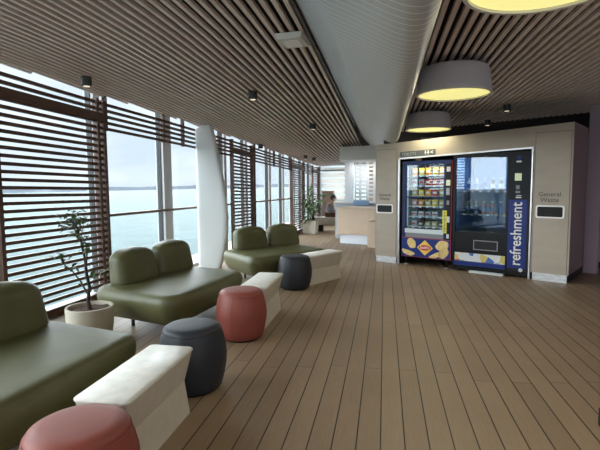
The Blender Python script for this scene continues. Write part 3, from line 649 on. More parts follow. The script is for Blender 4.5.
# ------------------------------------------------------------------ walls past the vending wall
m = MB(); m.box(3.21, 3.40, 1.10, 1.25, 0, 2.66); struct(m.build('wall_side', 'purplelit', loc=A0, rotz=AR))
m = MB(); m.box(3.30, 5.5, 1.75, 1.85, 0.0, 2.66); struct(m.build('wall_back', 'purplelit2', loc=A0, rotz=AR))
m = MB(); m.box(3.30, 5.5, 1.735, 1.75, 0.0, 0.1); struct(m.build('baseboard_back', 'walldark', loc=A0, rotz=AR))
m = MB(); m.box(6.9, 7.0, -3, 13.5, 0, 2.75); struct(m.build('wall_far_right', 'purplelit'))
m = MB(); m.box(1.0, 7.0, 13.4, 13.5, 0, 2.75); struct(m.build('wall_rear_right', 'purplelit'))

# ------------------------------------------------------------------ ceiling lamps
MT['diffuser'] = mat('lamp_diffuser', (0.9, 0.9, 0.6), 0.5, emit=(0.92, 0.84, 0.28), estr=0.55)
for (x, y, lab) in ((0.72, 2.35, 'large round grey drum ceiling lamp cut off by the top edge'), (0.68, 4.97, 'middle round grey drum ceiling lamp with glowing yellow underside'), (0.71, 8.05, 'farthest round drum ceiling lamp, above the toilets sign')):
    r = empty('drum_ceiling_lamp', (x, y, 2.35), lab, 'ceiling lamp')
    m = MB(); m.lathe([(0.36, 0.0), (0.368, 0.012), (0.365, 0.05), (0.35, 0.18), (0.335, 0.24), (0.32, 0.262), (0.28, 0.27), (0.0, 0.272)], 64, cap=False); m.build('shade', 'drum', r, smooth=50)
    m = MB(); m.lathe([(0.345, -0.004), (0.365, -0.006), (0.371, 0.003), (0.366, 0.015), (0.345, 0.012), (0.345, -0.004)], 64, cap=False); m.build('rim', 'drumrim', r, smooth=50)
    m = MB(); m.lathe([(0.347, 0.012), (0.25, 0.008), (0.0, 0.006)], 64, cap=False); m.build('diffuser', 'diffuser', r, smooth=60)
    m = MB(); m.lathe([(0.08, 0.27), (0.08, 0.319)], 24); m.build('ceiling_mount', 'drum', r)
    d = bpy.data.lights.new('drum_lamp_light', 'AREA'); d.shape = 'DISK'; d.size = 0.6; d.energy = 7; d.color = (1.0, 0.93, 0.66)
    o = bpy.data.objects.new('drum_lamp_light', d); COL.objects.link(o); o.parent = r; o.location = (0, 0, -0.012)
DL = [(-3.20, 4.62, 'black cylinder downlight nearest the left windows, above the first louvre post'), (-1.63, 5.67, 'black cylinder downlight left of the metal duct cover, nearer one'),
      (-1.30, 8.45, 'black cylinder downlight further along, left of the duct cover'), (-2.80, 10.3, 'small downlight near the far louvre screen'),
      (-2.15, 12.6, 'left of the two tiny downlights near the far planter'), (-2.02, 13.3, 'right of the two tiny downlights near the far planter'),
      (1.86, 7.74, 'black cylinder downlight above the drinks machine'), (1.95, 9.55, 'small round downlight on the ceiling behind the drinks machine'),
      (-1.15, 12.9, 'tiny downlight beside the white ceiling box over the desk')]
for (x, y, lab) in DL:
    z = (cz(x, y) if x < -0.5 else CZ)
    r = empty('downlight', (x, y, z), lab, 'downlight')
    m = MB(); m.lathe([(0.052, -0.10), (0.055, -0.095), (0.055, 0.0)], 24); m.build('housing', 'downlight', r, smooth=40)
    m = MB(); m.lathe([(0.034, -0.104), (0.034, -0.0985)], 20); m.build('lens', 'lens', r)
def emergency(x, y, z, lab):
    r = empty('emergency_light', (x, y, z), lab, 'emergency light', -0.1)
    m = MB(); m.hexa([(-0.10, -0.13, -0.045), (0.10, -0.13, -0.045), (0.10, 0.13, -0.045), (-0.10, 0.13, -0.045), (-0.12, -0.155, 0), (0.12, -0.155, 0), (0.12, 0.155, 0), (-0.12, 0.155, 0)]); m.build('housing', 'offwhite', r, bevel=0.006)
    m = MB(); m.box(-0.07, 0.07, -0.09, 0.09, -0.051, -0.045); m.build('lens', 'white', r, bevel=0.003)
emergency(-0.755, 3.86, 2.665, 'flat pale emergency light on the slats beside the duct cover')
emergency(-1.66, 2.52, 2.665, 'pale emergency light at the top edge above the left windows')

# ------------------------------------------------------------------ white fin
lev = [0, .15, .35, .6, .9, 1.2, 1.5, 1.8, 2.1, 2.3, 2.42, 2.49]
rx = [-2.84, -2.79, -2.74, -2.705, -2.69, -2.71, -2.75, -2.80, -2.86, -2.90, -2.93, -2.96]
m = MB(); R = []
for z, xr in zip(lev, rx):
    xl = -3.25; cxm = (xl + xr) / 2; w = (xr - xl) / 2; ring = []
    for i in range(24):
        a = 2 * PI * i / 24; ca, sa = math.cos(a), math.sin(a)
        px_ = (xl + xr) / 2 + (xr - xl) / 2 * math.copysign(abs(ca) ** 0.28, ca)
        zz = z - (0.10 * max(0, (-3.13 - px_) / 0.12) if z > 2.45 else 0)
        ring.append((px_, 7.68 + 0.07 * math.copysign(abs(sa) ** 0.6, sa), zz))
    R.append(ring)
m.rings(R); tag(m.build('window_fin', 'fin', smooth=60), 'tall curved white fin standing in front of the windows', 'column')
m = MB(); m.hexa([(-2.93, 8.15, 0), (-2.74, 8.10, 0), (-2.72, 8.32, 0), (-2.93, 8.32, 0), (-2.88, 8.2, 0.17), (-2.80, 8.18, 0.17), (-2.80, 8.30, 0.13), (-2.90, 8.30, 0.15)])
tag(m.build('black_box', 'black', bevel=0.012), 'small black box on the floor between the white fin and far sofa', 'box')  # unidentified dark object, built as a plain black box

# ------------------------------------------------------------------ sofas
def rounded_poly(pts, rad, n=7):
    out = []; N = len(pts)
    for i in range(N):
        p = Vector(pts[i]); a = Vector(pts[i - 1]); b = Vector(pts[(i + 1) % N]); r = rad[i]
        u = (a - p).normalized(); w = (b - p).normalized(); ang = math.acos(max(-1, min(1, u.dot(w)))); t = r / math.tan(ang / 2)
        p0 = p + u * t; p1 = p + w * t; cen = p + (u + w).normalized() * (r / math.sin(ang / 2))
        a0 = math.atan2(*(p0 - cen).yx); a1 = math.atan2(*(p1 - cen).yx); d = (a1 - a0 + PI) % (2 * PI) - PI
        for k in range(n + 1): q = a0 + d * k / n; out.append((cen.x + r * math.cos(q), cen.y + r * math.sin(q)))
    return out
def densify(pts, maxd=0.12):
    out = []
    for i, p in enumerate(pts):
        q = pts[(i + 1) % len(pts)]; d = math.dist(p, q); k = max(1, int(d / maxd))
        for j in range(k): out.append((p[0] + (q[0] - p[0]) * j / k, p[1] + (q[1] - p[1]) * j / k))
    return out
def seat_mesh():
    # frame: x along the front edge, y into the depth
    base = densify(rounded_poly([(0, 0.02), (0.5, -0.015), (1.47, 0.0), (1.60, 0.90), (1.45, 1.12), (0.17, 1.12)], [0.17, 1.2, 0.13, 0.14, 0.14, 0.22]))
    N = len(base); nor = []
    for i in range(N):
        a = Vector(base[i - 1]); b = Vector(base[(i + 1) % N]); t = (b - a).normalized(); nor.append(Vector((t.y, -t.x)))
    def off(d, z, crown=0.0):
        return [(base[i][0] - nor[i].x * d, base[i][1] - nor[i].y * d, z) for i in range(N)]
    R = [off(.16, .13), off(.115, .135), off(.075, .16), off(.03, .235), off(.008, .30), off(0, .35), off(.006, .388), off(.022, .415), off(.045, .431), off(.08, .438)]
    top = R[-1]; cen = Vector((0.80, 0.55))
    for f in (.8, .55, .3, .08): R.append([(cen.x + (p[0] - cen.x) * f, cen.y + (p[1] - cen.y) * f, .438 + 0.006 * (1 - f)) for p in top])
    m = MB(); m.rings(R); return m
def cushion_mesh():
    m = MB(); R = []; H = 0.362; a, b = 0.33, 0.14
    for k in range(17):
        f = k / 16; z = H * f
        # section narrows towards the top, rounds off at both ends
        s = 1.0 - 0.13 * f
        e = 1.0
        if f > 0.72: q = (f - 0.72) / 0.28; e = math.sqrt(max(0.0, 1 - q ** 2.4)) * 0.86 + 0.14 * (1 - q)
        if f < 0.12: q = 1 - f / 0.12; e = 1 - 0.06 * q * q
        ex, ey = a * s * (1 - (1 - e) * 0.80), b * s * (0.30 + 0.70 * e) if f > 0.72 else b * s * e
        ring = []
        for i in range(36):
            t = 2 * PI * i / 36; c_, s_ = math.cos(t), math.sin(t)
            ring.append((ex * math.copysign(abs(c_) ** 0.62, c_), ey * math.copysign(abs(s_) ** 0.7, s_) + 0.05 * f, z))
        R.append(ring)
    q = R[-1]; cy = sum(p[1] for p in q) / 36
    for f in (.6, .25): R.append([(p[0] * f, cy + (p[1] - cy) * f, H + 0.006 * (1 - f)) for p in q])
    m.rings(R); return m
seat_me = None
def make_sofa(lab):
    r = empty('green_sofa', (0, 0, 0), lab, 'sofa', group=None)
    s = seat_mesh().build('seat', 'mgreen', r, smooth=60)
    for (x, y, rz) in ((0.64, 0.92, 0.03), (1.315, 0.90, -0.05)):
        c_ = cushion_mesh().build('back_cushion', 'mgreen', r, smooth=60); c_.location = (x, y, 0.43); c_.rotation_euler = (0, 0, rz)
    m = MB(); m.box(0.34, 1.30, 0.24, 0.82, 0.10, 0.135); m.build('under_frame', 'metal_leg', r)
    for (x, y) in ((0.36, 0.26), (1.28, 0.26), (0.42, 0.80), (1.25, 0.80)):
        m = MB(); m.lathe([(0.018, 0), (0.022, 0.135)], 12, (x, y)); m.build('leg', 'metal_leg', r)
    return r
sofas = [((-1.85, 3.78), math.atan2(0.99, 0.15), 'olive green sofa with two rounded backs behind the potted tree, middle of three'),
         ((-1.76, 6.07), math.atan2(0.804, 0.594), 'farthest olive green sofa, angled beside the far charcoal stool'),
         ((-1.79, 1.42), math.atan2(0.99, 0.09), 'nearest olive green sofa, cut off by the left edge')]
first = None
for (p, a, lab) in sofas:
    o = make_sofa(lab) if first is None else copy_tree(first)
    if first is None: first = o
    o.location = (p[0], p[1], 0); o.rotation_euler = (0, 0, a); o['label'] = lab; o['group'] = 'green sofas along the windows'
    if 'nearest' in lab:
        for ch in o.children:
            if ch.name.startswith('back_cushion'): ch.location.x -= 0.13

# ------------------------------------------------------------------ stools
def make_stool(body, seam, lab):
    r = empty('drum_stool', (0, 0, 0), lab, 'stool')
    pr = [(q, z * 1.06) for q, z in [(0.185, 0.012), (0.20, 0.02), (0.222, 0.09), (0.238, 0.17), (0.243, 0.235), (0.237, 0.30), (0.222, 0.36), (0.207, 0.402)]]
    m = MB(); m.lathe(pr, 48); m.build('body', body, r, smooth=50)
    m = MB(); m.lathe([(q, z + 0.0241) for q, z in ((0.207, 0.402), (0.205, 0.412), (0.196, 0.425), (0.175, 0.436), (0.14, 0.441), (0.07, 0.443), (0.0, 0.444))], 48, cap=False); m.build('seat_pad', body, r, smooth=60)
    m = MB(); m.lathe([(0.175, 0), (0.18, 0.013)], 32); m.build('base_glide', 'black', r)
    ring = [(0.2085 * math.cos(2 * PI * i / 40), 0.2085 * math.sin(2 * PI * i / 40), 0.426) for i in range(41)]
    m = MB(); m.tube(ring, 0.004, 6); m.build('piping', seam, r)
    for k in range(4):
        a = PI / 4 + k * PI / 2 + 0.5; m = MB(); m.tube([((q + 0.0005) * math.cos(a), (q + 0.0005) * math.sin(a), z) for q, z in pr], 0.0022, 5); m.build('seam', seam, r)
    return r
st = make_stool('terra', 'terra_seam', '')
stc = make_stool('char', 'char_seam', '')
for (o, x, y, rz, lab, g) in ((st, -1.34, 4.15, 0.2, 'terracotta red drum stool in front of the middle sofa', 'terracotta stools'),
                              (copy_tree(st), -1.26, 1.655, 0.9, 'terracotta red drum stool at the bottom edge by the nearest sofa', 'terracotta stools'),
                              (stc, -1.35, 3.03, 0.4, 'nearer charcoal drum stool behind the closest cream table', 'charcoal stools'),
                              (copy_tree(stc), -1.235, 6.29, 1.0, 'farther charcoal drum stool in front of the farthest sofa', 'charcoal stools')):
    o.location = (x, y, 0); o.rotation_euler = (0, 0, rz); o['label'] = lab; o['group'] = g

# ------------------------------------------------------------------ hourglass tables (long axis local y)
def make_table(lab):
    r = empty('cream_table', (0, 0, 0), lab, 'table')
    def ring(w, l, z, rad): return [(x, y, z) for x, y in rounded_poly([(-w / 2, -l / 2), (w / 2, -l / 2), (w / 2, l / 2), (-w / 2, l / 2)], [rad] * 4, 5)]
    w, l, H = 0.30, 0.78, 0.43
    m = MB(); m.rings([ring(w - .012, l - .012, H - .022, .028), ring(w, l, H - .014, .032), ring(w, l, H - .006, .032), ring(w - .012, l - .012, H, .028)]); m.build('table_top', 'tabletop', r, smooth=50)
    m = MB(); m.rings([ring(w - .06, l - .03, 0.0, .015), ring(w - .115, l - .05, .215, .015), ring(w - .012, l - .012, H - .022, .028)]); m.build('base', 'tablebase', r, bevel=0.003)
    return r
tb = make_table('')
for (o, x, y, rz, lab) in ((tb, -1.335, 2.295, 0.0, 'nearest cream table with pinched sides, beside the foreground stool'),
                           (copy_tree(tb), -1.30, 4.79, 0.0, 'middle cream pinched table just behind the terracotta stool'),
                           (copy_tree(tb), -0.95, 6.83, -0.57, 'farthest cream pinched table beside the far charcoal stool')):
    o.location = (x, y, 0); o.rotation_euler = (0, 0, rz); o['label'] = lab; o['group'] = 'cream pinched tables'
SC['t_done'] = 0; del SC['t_done']

# ------------------------------------------------------------------ potted tree
def leaf(m, p, d, up, L_, w, mi=0):
    d = Vector(d).normalized(); s = d.cross(Vector(up)).normalized(); nrm = s.cross(d); p = Vector(p)
    pts = []; q = [(0, 0.02, 0), (0.25, .8, .08), (0.5, 1, .1), (0.8, .55, .04), (1, 0.03, -.08)]
    for t, ww, b in q:
        cpt = p + d * (L_ * t) + nrm * (L_ * b); pts += [cpt - s * (w / 2 * ww) + nrm * (0.1 * w * ww), cpt, cpt + s * (w / 2 * ww) + nrm * (0.1 * w * ww)]
    pts2 = [tuple(a) for a in pts]; f = []
    for k in range(4): f += [(3 * k, 3 * k + 1, 3 * k + 4, 3 * k + 3), (3 * k + 1, 3 * k + 2, 3 * k + 5, 3 * k + 4)]
    m.add(pts2, f, mi)
PT = (-2.65, 3.72)
r = empty('potted_tree', (PT[0], PT[1], 0), 'small dark leafy tree in a round cream pot before the louvres', 'potted plant')
m = MB(); m.lathe([(0.165, 0.0), (0.175, 0.02), (0.20, 0.20), (0.207, 0.34), (0.205, 0.36), (0.187, 0.36), (0.182, 0.31)], 48, cap=False); m.lathe([(0.0, 0.004), (0.165, 0.004)], 48, cap=False); pot = m.build('pot', 'pot', r, smooth=40)
m = MB(); R = [[(q * math.cos(2 * PI * i / 32), q * math.sin(2 * PI * i / 32), 0.325 + 0.02 * noise.noise(Vector((i * 0.9, q * 20, 3)))) for i in range(32)] for q in (0.184, 0.14, 0.09, 0.04)]
m.rings(R); m.build('soil', 'soil', r, smooth=60)
# branches: (x sideways in view, z), y small
K = 0.0083   # metres per step
def br(pts): return [(a, b, z) for a, b, z in pts]
trunk = br([(0.0, 0, 0.32), (-0.012, 0.0, 0.40), (0.0, 0.01, 0.50), (-0.015, 0.0, 0.60), (-0.022, 0.0, 0.72), (-0.05, 0, 0.84), (-0.075, -0.01, 0.96), (-0.10, 0, 1.06)])
b1 = br([(-0.012, 0, 0.44), (-0.08, 0.02, 0.53), (-0.16, 0.03, 0.61), (-0.235, 0.03, 0.66), (-0.27, 0.03, 0.70)])
b2 = br([(-0.018, 0, 0.65), (0.01, -0.02, 0.74), (0.015, -0.03, 0.83), (-0.02, -0.04, 0.90), (0.01, -0.04, 0.98)])
b3 = br([(-0.05, 0, 0.84), (-0.12, 0.04, 0.92), (-0.18, 0.06, 0.96), (-0.25, 0.07, 0.98)])
b4 = br([(0.0, 0, 0.47), (0.05, -0.02, 0.52), (0.075, -0.02, 0.58)])
up_ = lambda L: [(a * 1.1, b, 0.32 + (z - 0.32) * 1.2) for a, b, z in L]
trunk, b1, b2, b3, b4 = map(up_, (trunk, b1, b2, b3, b4))
m = MB(); m.tube(trunk, [.019, .017, .015, .014, .012, .009, .007, .004], 8); m.tube(b1, [.009, .008, .006, .005, .003], 6); m.tube(b2, [.008, .007, .006, .004, .003], 6); m.tube(b3, [.006, .005, .004, .003], 6); m.tube(b4, [.005, .004, .003], 6)
m.build('trunk', 'bark', r, smooth=60)
m = MB(); rnd = random.Random(3)
anch = [(trunk[5], 3), (trunk[6], 6), (trunk[7], 8), (b1[2], 2), (b1[3], 4), (b1[4], 6), (b2[2], 3), (b2[3], 5), (b2[4], 7), (b3[1], 4), (b3[2], 6), (b3[3], 7), (b4[2], 3), (b1[1], 1)]
for p, k in anch:
    for _ in range(int(k * 1.6)):
        a = rnd.uniform(0, 2 * PI); d = (math.cos(a), math.sin(a) * 0.8, rnd.uniform(-0.5, 0.7)); q = (p[0] + rnd.uniform(-.035, .035), p[1] + rnd.uniform(-.04, .04), p[2] + rnd.uniform(-.04, .05))
        leaf(m, q, d, (0.1, 0.1, 1), rnd.uniform(.075, .12), rnd.uniform(.036, .052))
m.build('foliage', 'leaf', r, fixn=False)

# ------------------------------------------------------------------ far end: end windows, blinds, column, desk, lattice
m = MB(); m.box(-2.5, 3.0, 17.15, 17.25, 0, 0.9, 0); m.box(-2.5, 3.0, 17.15, 17.25, 2.16, 2.75, 0); m.box(-2.44, -2.34, 17.02, 17.2, 0, 2.2, 0); m.box(-1.38, -1.26, 17.05, 17.2, 0, 2.2, 0); m.box(-2.5, 3, 17.19, 17.20, 0.9, 2.16, 1)
struct(m.build('window_16', ['mullion', 'glass']))
r = empty('window_blind', (-1.86, 17.0, 0.6), 'white horizontal slatted blind at the far end behind the seated person', 'blind')
m = MB()
for k in range(7): m.box(-0.46, 0.46, -0.003, 0.003, 0.10 + k * 0.205, 0.10 + k * 0.205 + 0.15)
MT['blindfab'] = transl('blind_fabric', (0.9, 0.88, 0.85)); m.build('slats', 'blindfab', r)
m = MB(); m.box(-0.47, 0.47, -0.03, 0.02, 1.36, 1.40); m.build('head_rail', 'grey', r)
m = MB(); m.box(-0.52, -0.485, -0.05, 0.05, -0.6, 1.52); m.build('side_post', 'mullion_dark', r)
MT['poster'] = mat('terracotta_cabinet', (0.36, 0.24, 0.20), 0.6)
m = MB(); m.box(-0.2, 0.2, 0, 0.1, 0, 0.9); m.box(-0.22, 0.22, -0.01, 0.1, 0.88, 0.92); o = m.build('low_cabinet', 'poster'); o.location = (-2.02, 16.6, 0.0); tag(o, 'dusky brown cabinet below the far blind behind the seated person', 'cabinet')
for v_ in o.data.vertices: v_.co.z *= 1.33
m = MB(); m.box(-1.10, -0.86, 12.95, 13.15, 0, 2.35); struct(m.build('wall_column', 'lattice'))
# soffit box
R = []
sof = rounded_poly([(-1.16, 12.0), (-0.1, 11.7), (-0.1, 12.9), (-1.16, 13.05)], [0.12, 0.02, 0.02, 0.12], 6)
m = MB(); m.rings([[(x, y, z) for x, y in sof] for z in (2.08, 2.42)]); tag(m.build('ceiling_box', 'offwhite', smooth=40), 'pale rounded ceiling box above the reception desk', 'ceiling box')
# lattice screen
r = empty('lattice_screen', (-0.40, 13.3, 0.88), 'white lattice screen with small openings above the reception desk', 'screen')
m = MB(); m.box(-0.44, -0.40, -0.03, 0.03, 0, 1.42); m.box(0.55, 0.6, -0.03, 0.03, 0, 1.42); m.box(-0.4, 0.55, -0.03, 0.03, 0, 0.10); m.box(-0.4, 0.55, -0.03, 0.03, 1.38, 1.42); m.box(-0.44, 0.6, -0.06, 0.06, -0.88, 0.0); m.build('frame', 'lattice', r)
m = MB(); m.box(-0.5, 2.2, 15.3, 15.4, 0, 2.75); struct(m.build('wall_behind_desk', 'desk'))
area('desk_fill_light', (-0.45, 12.75, 2.06), (0.25, 0, 0), 0.6, 0.3, 7, (1, 0.97, 0.92)); area('back_room_fill_light', (-0.2, 14.1, 2.6), (0.2, 0, 0), 0.8, 0.5, 10, (1, 0.93, 0.8))  # both area lights added as fill for desk and lattice, no fitting modelled
m = MB()
for k in range(11): m.box(-0.4, 0.55, -0.02, 0.02, 0.19 + k * 0.112, 0.19 + k * 0.112 + 0.055)
for k in range(5): m.box(-0.32 + k * 0.2, -0.25 + k * 0.2, -0.015, 0.015, 0.1, 1.38)
m.build('lattice', 'lattice', r)
# back counter
m = MB(); m.box(-1.30, 0.4, 12.35, 12.8, 0, 0.93); m.box(-1.33, 0.4, 12.32, 12.83, 0.93, 0.96); tag(m.build('back_counter', 'bluegrey', bevel=0.004), 'blue-grey counter behind the pale reception desk', 'counter')
m = MB(); m.box(-0.82, -0.40, 12.28, 12.31, 0.90, 1.03); tag(m.build('blue_panel', 'bluepanel', bevel=0.003), 'small light blue panel standing on the reception desk', 'panel')
# reception desk
r = empty('reception_desk', (-1.08, 11.4, 0), 'pale timber reception desk with a white recessed plinth', 'desk', math.atan2(-0.30, 0.72))
m = MB(); m.box(-0.05, 1.6, -0.06, 0.85, 0.235, 0.86); m.build('body', 'desk', r, bevel=0.006)
m = MB(); m.box(-0.08, 1.6, -0.09, 0.88, 0.86, 0.885); m.build('counter_top', 'desk', r, bevel=0.004)
m = MB(); m.box(0.0, 1.6, 0.0, 0.75, 0, 0.235); m.build('plinth', 'deskplinth', r)
m = MB(); m.box(-0.12, 0.02, -0.08, 0.4, 0.215, 0.24); m.build('toe_rail', 'desk', r)
m = MB(); m.box(0.92, 1.5, -0.40, -0.07, 0.0, 0.60); m.build('side_return', 'desk', r, bevel=0.004)

# bench and planter
m = MB(); bs = [(-2.30, 13.9), (-0.6, 14.6), (-0.6, 15.15), (-2.30, 14.5)]
bo = rounded_poly(bs, [0.12, 0.05, 0.05, 0.12], 4)
m.rings([[(-1.45 + (x + 1.45) * 0.90, 14.5 + (y - 14.5) * 0.7, 0.20) for x, y in bo], [(-1.45 + (x + 1.45) * 0.97, 14.5 + (y - 14.5) * 0.95, 0.32) for x, y in bo], [(x, y, 0.42) for x, y in bo], [(x, y, 0.44) for x, y in bo]])
r = empty('long_bench', (-1.45, 14.5, 0), 'long pale bench the seated person sits on', 'bench')
m.v = [(p[0] + 1.45, p[1] - 14.5, p[2]) for p in m.v]; m.build('seat', 'bench', r, smooth=40)
for px in (-0.55, 0.45):
    m = MB(); m.box(px - 0.12, px + 0.12, -0.1 + px * 0.35, 0.08 + px * 0.35, 0, 0.21); m.build('leg', 'black', r)
r = empty('leafy_planter', (-2.17, 13.55, 0), 'square cream planter with tall green leafy plants at the far end', 'planter', -0.1)
m = MB(); m.hexa([(-0.19, -0.17, 0), (0.19, -0.17, 0), (0.19, 0.17, 0), (-0.19, 0.17, 0), (-0.21, -0.19, 0.40), (0.21, -0.19, 0.40), (0.21, 0.19, 0.40), (-0.21, 0.19, 0.40)]); m.build('pot', 'bench', r, bevel=0.012)
m = MB(); m.box(-0.19, 0.19, -0.17, 0.17, 0.38, 0.405); m.build('soil', 'soil', r)
rnd = random.Random(11); mst = MB(); mlf = MB()
for k in range(9):
    bx, by = rnd.uniform(-.12, .12), rnd.uniform(-.1, .1); hgt = [1.25, 1.1, 1.35, .85, .95, 1.15, .7, 1.0, .8][k]; lx = [-.05, .3, .12, -.35, -.22, .38, -.12, .18, .05][k]
    pts = [(bx + lx * t * t, by + rnd.uniform(-.1, .1) * t, .4 + (hgt - .4) * t) for t in (0, .25, .5, .75, 1)]
    mst.tube(pts, [.012, .011, .009, .007, .004], 6)
    for p in pts[2:]:
        for _ in range(9):
            a = rnd.uniform(0, 2 * PI); leaf(mlf, p, (math.cos(a), math.sin(a), rnd.uniform(-.5, .45)), (0, 0.1, 1), rnd.uniform(.17, .28), rnd.uniform(.055, .09))
for _ in range(16):
    a = rnd.uniform(PI, 2 * PI); leaf(mlf, (rnd.uniform(-.15, .0), -.17, rnd.uniform(.38, .55)), (math.cos(a) * .7, math.sin(a) * .5, -.5), (0, 0.2, 1), rnd.uniform(.15, .24), .06)
mst.build('stems', 'bark', r, smooth=60); mlf.build('foliage', 'leaf2', r, fixn=False)
# ------------------------------------------------------------------ seated person
r = empty('person', (-1.74, 14.45, 0.415), 'person in grey-blue shirt and dark trousers sitting masked on the bench', 'person', -0.10)
def skin(name, verts, edges, radii, m_, parent, root=0, sub=2):
    me = bpy.data.meshes.new(name); me.from_pydata(verts, edges, []); me.materials.append(MT[m_])
    o = bpy.data.objects.new(name, me); COL.objects.link(o); o.parent = parent
    sk = o.modifiers.new('skin', 'SKIN'); sk.use_smooth_shade = True
    for i, q in enumerate(radii):
        sv = me.skin_vertices[0].data[i]; sv.radius = (q, q) if not isinstance(q, tuple) else q; sv.use_root = (i == root)
    s = o.modifiers.new('sub', 'SUBSURF'); s.levels = sub; s.render_levels = sub; return o
# facing +x; sits at origin, thighs forward, leaning over something held in the lap
bv = [(0, 0, .10), (0.02, 0, .25), (0.05, 0, .40), (0.10, 0, .50), (0.135, 0, .57), (0.165, 0, .62),
      (0.02, .09, .09), (.40, .10, .10), (.42, .10, -.34), (.02, -.09, .09), (.40, -.10, .10), (.43, -.10, -.34),
      (.085, .17, .46), (.11, .21, .24), (.32, .10, .20), (.085, -.17, .46), (.13, -.21, .24), (.33, -.10, .20),
      (.55, .10, -.39), (.56, -.10, -.39)]
be = [(0, 1), (1, 2), (2, 3), (3, 4), (4, 5), (0, 6), (6, 7), (7, 8), (0, 9), (9, 10), (10, 11), (3, 12), (12, 13), (13, 14), (3, 15), (15, 16), (16, 17), (8, 18), (11, 19)]
bru = [.12, .115, .13, .10, .05, .05, .09, .065, .042, .09, .065, .042, .055, .042, .030, .055, .042, .030, .03, .03]
body = skin('body', bv, be, bru, 'skin', r)
skin('shirt', [(0, 0, .12), (0.02, 0, .25), (0.05, 0, .40), (0.10, 0, .49), (.085, .17, .46), (.11, .21, .26), (.24, .16, .22), (.085, -.17, .46), (.13, -.21, .26), (.25, -.16, .22)],
     [(0, 1), (1, 2), (2, 3), (3, 4), (4, 5), (5, 6), (3, 7), (7, 8), (8, 9)], [.135, .13, .145, .105, .07, .055, .045, .07, .055, .045], 'shirt', r)
skin('trousers', [(0, 0, .08), (0.02, .09, .085), (.40, .10, .09), (.42, .10, -.32), (.02, -.09, .085), (.40, -.10, .09), (.43, -.10, -.32)],
     [(0, 1), (1, 2), (2, 3), (0, 4), (4, 5), (5, 6)], [.125, .105, .08, .058, .105, .08, .058], 'trousers', r)
def ellipsoid(c_, a, b, h, n=20, k=12):
    m = MB(); R = []
    for j in range(1, k):
        t = PI * j / k; R.append([(c_[0] + a * math.sin(t) * math.cos(2 * PI * i / n), c_[1] + b * math.sin(t) * math.sin(2 * PI * i / n), c_[2] - h * math.cos(t)) for i in range(n)])
    m.rings(R); return m
r.scale = (0.86, 0.86, 0.86)
hd = ellipsoid((.20, 0, .715), .095, .078, .115)
hd.add([(.285, -.014, .70), (.285, .014, .70), (.318, 0, .70), (.29, 0, .745)], [(0, 1, 2), (0, 2, 3), (1, 3, 2), (0, 3, 1)])
h_ = hd.build('head', 'skin', r, smooth=60); h_.data.materials[0] = MT['skin']
mk = ellipsoid((.235, 0, .675), .075, .068, .055); mk.build('face_mask', 'mask', h_, smooth=60)
hr = ellipsoid((.172, 0, .745), .108, .094, .115); hr.build('hair', 'hair', h_, smooth=60)
for sy in (-.034, .034):
    e = ellipsoid((.283, sy, .735), .012, .012, .009, 10, 8); e.build('eye', 'black', h_, smooth=60)
for sy in (-.08, .08): ellipsoid((.20, sy, .71), .018, .010, .028, 10, 8).build('ear', 'skin', h_, smooth=60)
for sy in (-1, 1):
    for j in range(5):
        y0 = sy * .10 - sy * .03 + sy * .014 * j; L_ = (.055, .075, .08, .073, .06)[j]
        m = MB(); m.tube([(.33, y0, .20), (.33 + L_ * .6, y0 + (sy * -.02 if j == 0 else 0), .195), (.33 + L_, y0, .17)], [.010, .009, .007], 6); m.build('finger', 'skin', r, smooth=60)
    m = MB(); m.hexa([(.50, sy * .10 - .04, -.435), (.62, sy * .10 - .035, -.435), (.62, sy * .10 + .035, -.435), (.50, sy * .10 + .04, -.435), (.40, sy * .10 - .04, -.36), (.60, sy * .10 - .03, -.40), (.60, sy * .10 + .03, -.40), (.40, sy * .10 + .04, -.36)])
    m.v[0] = (.38, sy * .10 - .04, -.435); m.v[3] = (.38, sy * .10 + .04, -.435); m.build('shoe', 'shoe', r, bevel=0.012)

# unidentified small black block at the right edge of the view
m = MB(); m.box(1.272, 1.40, 2.86, 2.93, 0.0, 0.105); tag(m.build('black_block', 'black', bevel=0.004), 'low black block on the floor at the right edge', 'block')

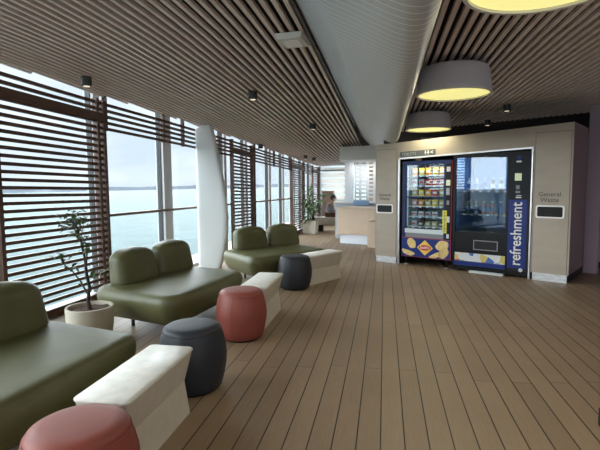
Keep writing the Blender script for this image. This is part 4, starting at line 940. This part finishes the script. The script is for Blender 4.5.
# ------------------------------------------------------------------ outside: sea, far shore
def sea_mat():
    m = bpy.data.materials.new('green_sea_water'); m.use_nodes = True; n = m.node_tree; b = n.nodes['Principled BSDF']; L = n.links.new
    b.inputs['Roughness'].default_value = 0.5; b.inputs['IOR'].default_value = 1.33; b.inputs['Specular IOR Level'].default_value = 0.12
    t = n.nodes.new('ShaderNodeTexCoord'); mp_ = n.nodes.new('ShaderNodeMapping'); mp_.inputs['Scale'].default_value = (1, 1, 1); L(t.outputs['Object'], mp_.inputs[0])
    z = n.nodes.new('ShaderNodeTexNoise'); z.inputs['Scale'].default_value = 0.12; z.inputs['Detail'].default_value = 9; z.inputs['Roughness'].default_value = 0.7; L(mp_.outputs[0], z.inputs['Vector'])
    r_ = n.nodes.new('ShaderNodeValToRGB'); r_.color_ramp.elements[0].position = .35; r_.color_ramp.elements[1].position = .65
    r_.color_ramp.elements[0].color = (0.026, 0.062, 0.068, 1); r_.color_ramp.elements[1].color = (0.046, 0.095, 0.102, 1); L(z.outputs['Fac'], r_.inputs['Fac']); L(r_.outputs[0], b.inputs['Base Color'])
    bp_ = n.nodes.new('ShaderNodeBump'); bp_.inputs['Strength'].default_value = 0.7; bp_.inputs['Distance'].default_value = 1.0; L(z.outputs['Fac'], bp_.inputs['Height']); L(bp_.outputs[0], b.inputs['Normal']); return m
MT['sea'] = sea_mat()
m = MB(); m.add([(-9000, -4000, 0), (0, -4000, 0), (0, 12000, 0), (-9000, 12000, 0)], [(0, 1, 2, 3)])
sea = m.build('sea', 'sea', fixn=False); sea.location = (-4.4, 0, -11); sea.rotation_euler = (0, -math.radians(0.75), 0)
sea.rotation_euler = (0, math.radians(-0.75), 0); tag(sea, 'pale green sea beyond the ship windows', 'sea', kind='stuff')
MT['land'] = mat('hazy_far_hills', (0.10, 0.12, 0.15), 0.9, var=0.12, vscale=0.004)
for (x0, y0, x1, y1, hh, lab, seed) in ((-5200, 1200, -4600, 6000, 60, 'low hazy blue shoreline across the water, seen in the left windows', 1), (-4700, 5400, -900, 9000, 62, 'low hazy shoreline across the water, seen in the far windows', 5)):
    m = MB(); N = 90; R = []
    for i in range(N + 1):
        f = i / N; x = x0 + (x1 - x0) * f; y = y0 + (y1 - y0) * f; zb = -11 - abs(x) * math.tan(math.radians(0.75)) - 8
        e = min(1, f * 8, (1 - f) * 8 + 0.3)
        h = hh * e * (0.72 + 0.55 * noise.noise(Vector((f * 9 + seed, seed, 0))) + 0.14 * noise.noise(Vector((f * 60, seed, 2)))) + 12
        dx, dy = -(y1 - y0), (x1 - x0); l = math.hypot(dx, dy); dx /= l; dy /= l
        R.append([(x, y, zb), (x + dx * 150, y + dy * 150, zb + 8 + h), (x + dx * 600, y + dy * 600, zb)])
    v = [p for q in R for p in q]; f = [(3 * k + i, 3 * k + i + 1, 3 * k + 4 + i, 3 * k + 3 + i) for k in range(N) for i in range(2)]
    m.add(v, f); tag(m.build('far_shore', 'land'), lab, 'shore')
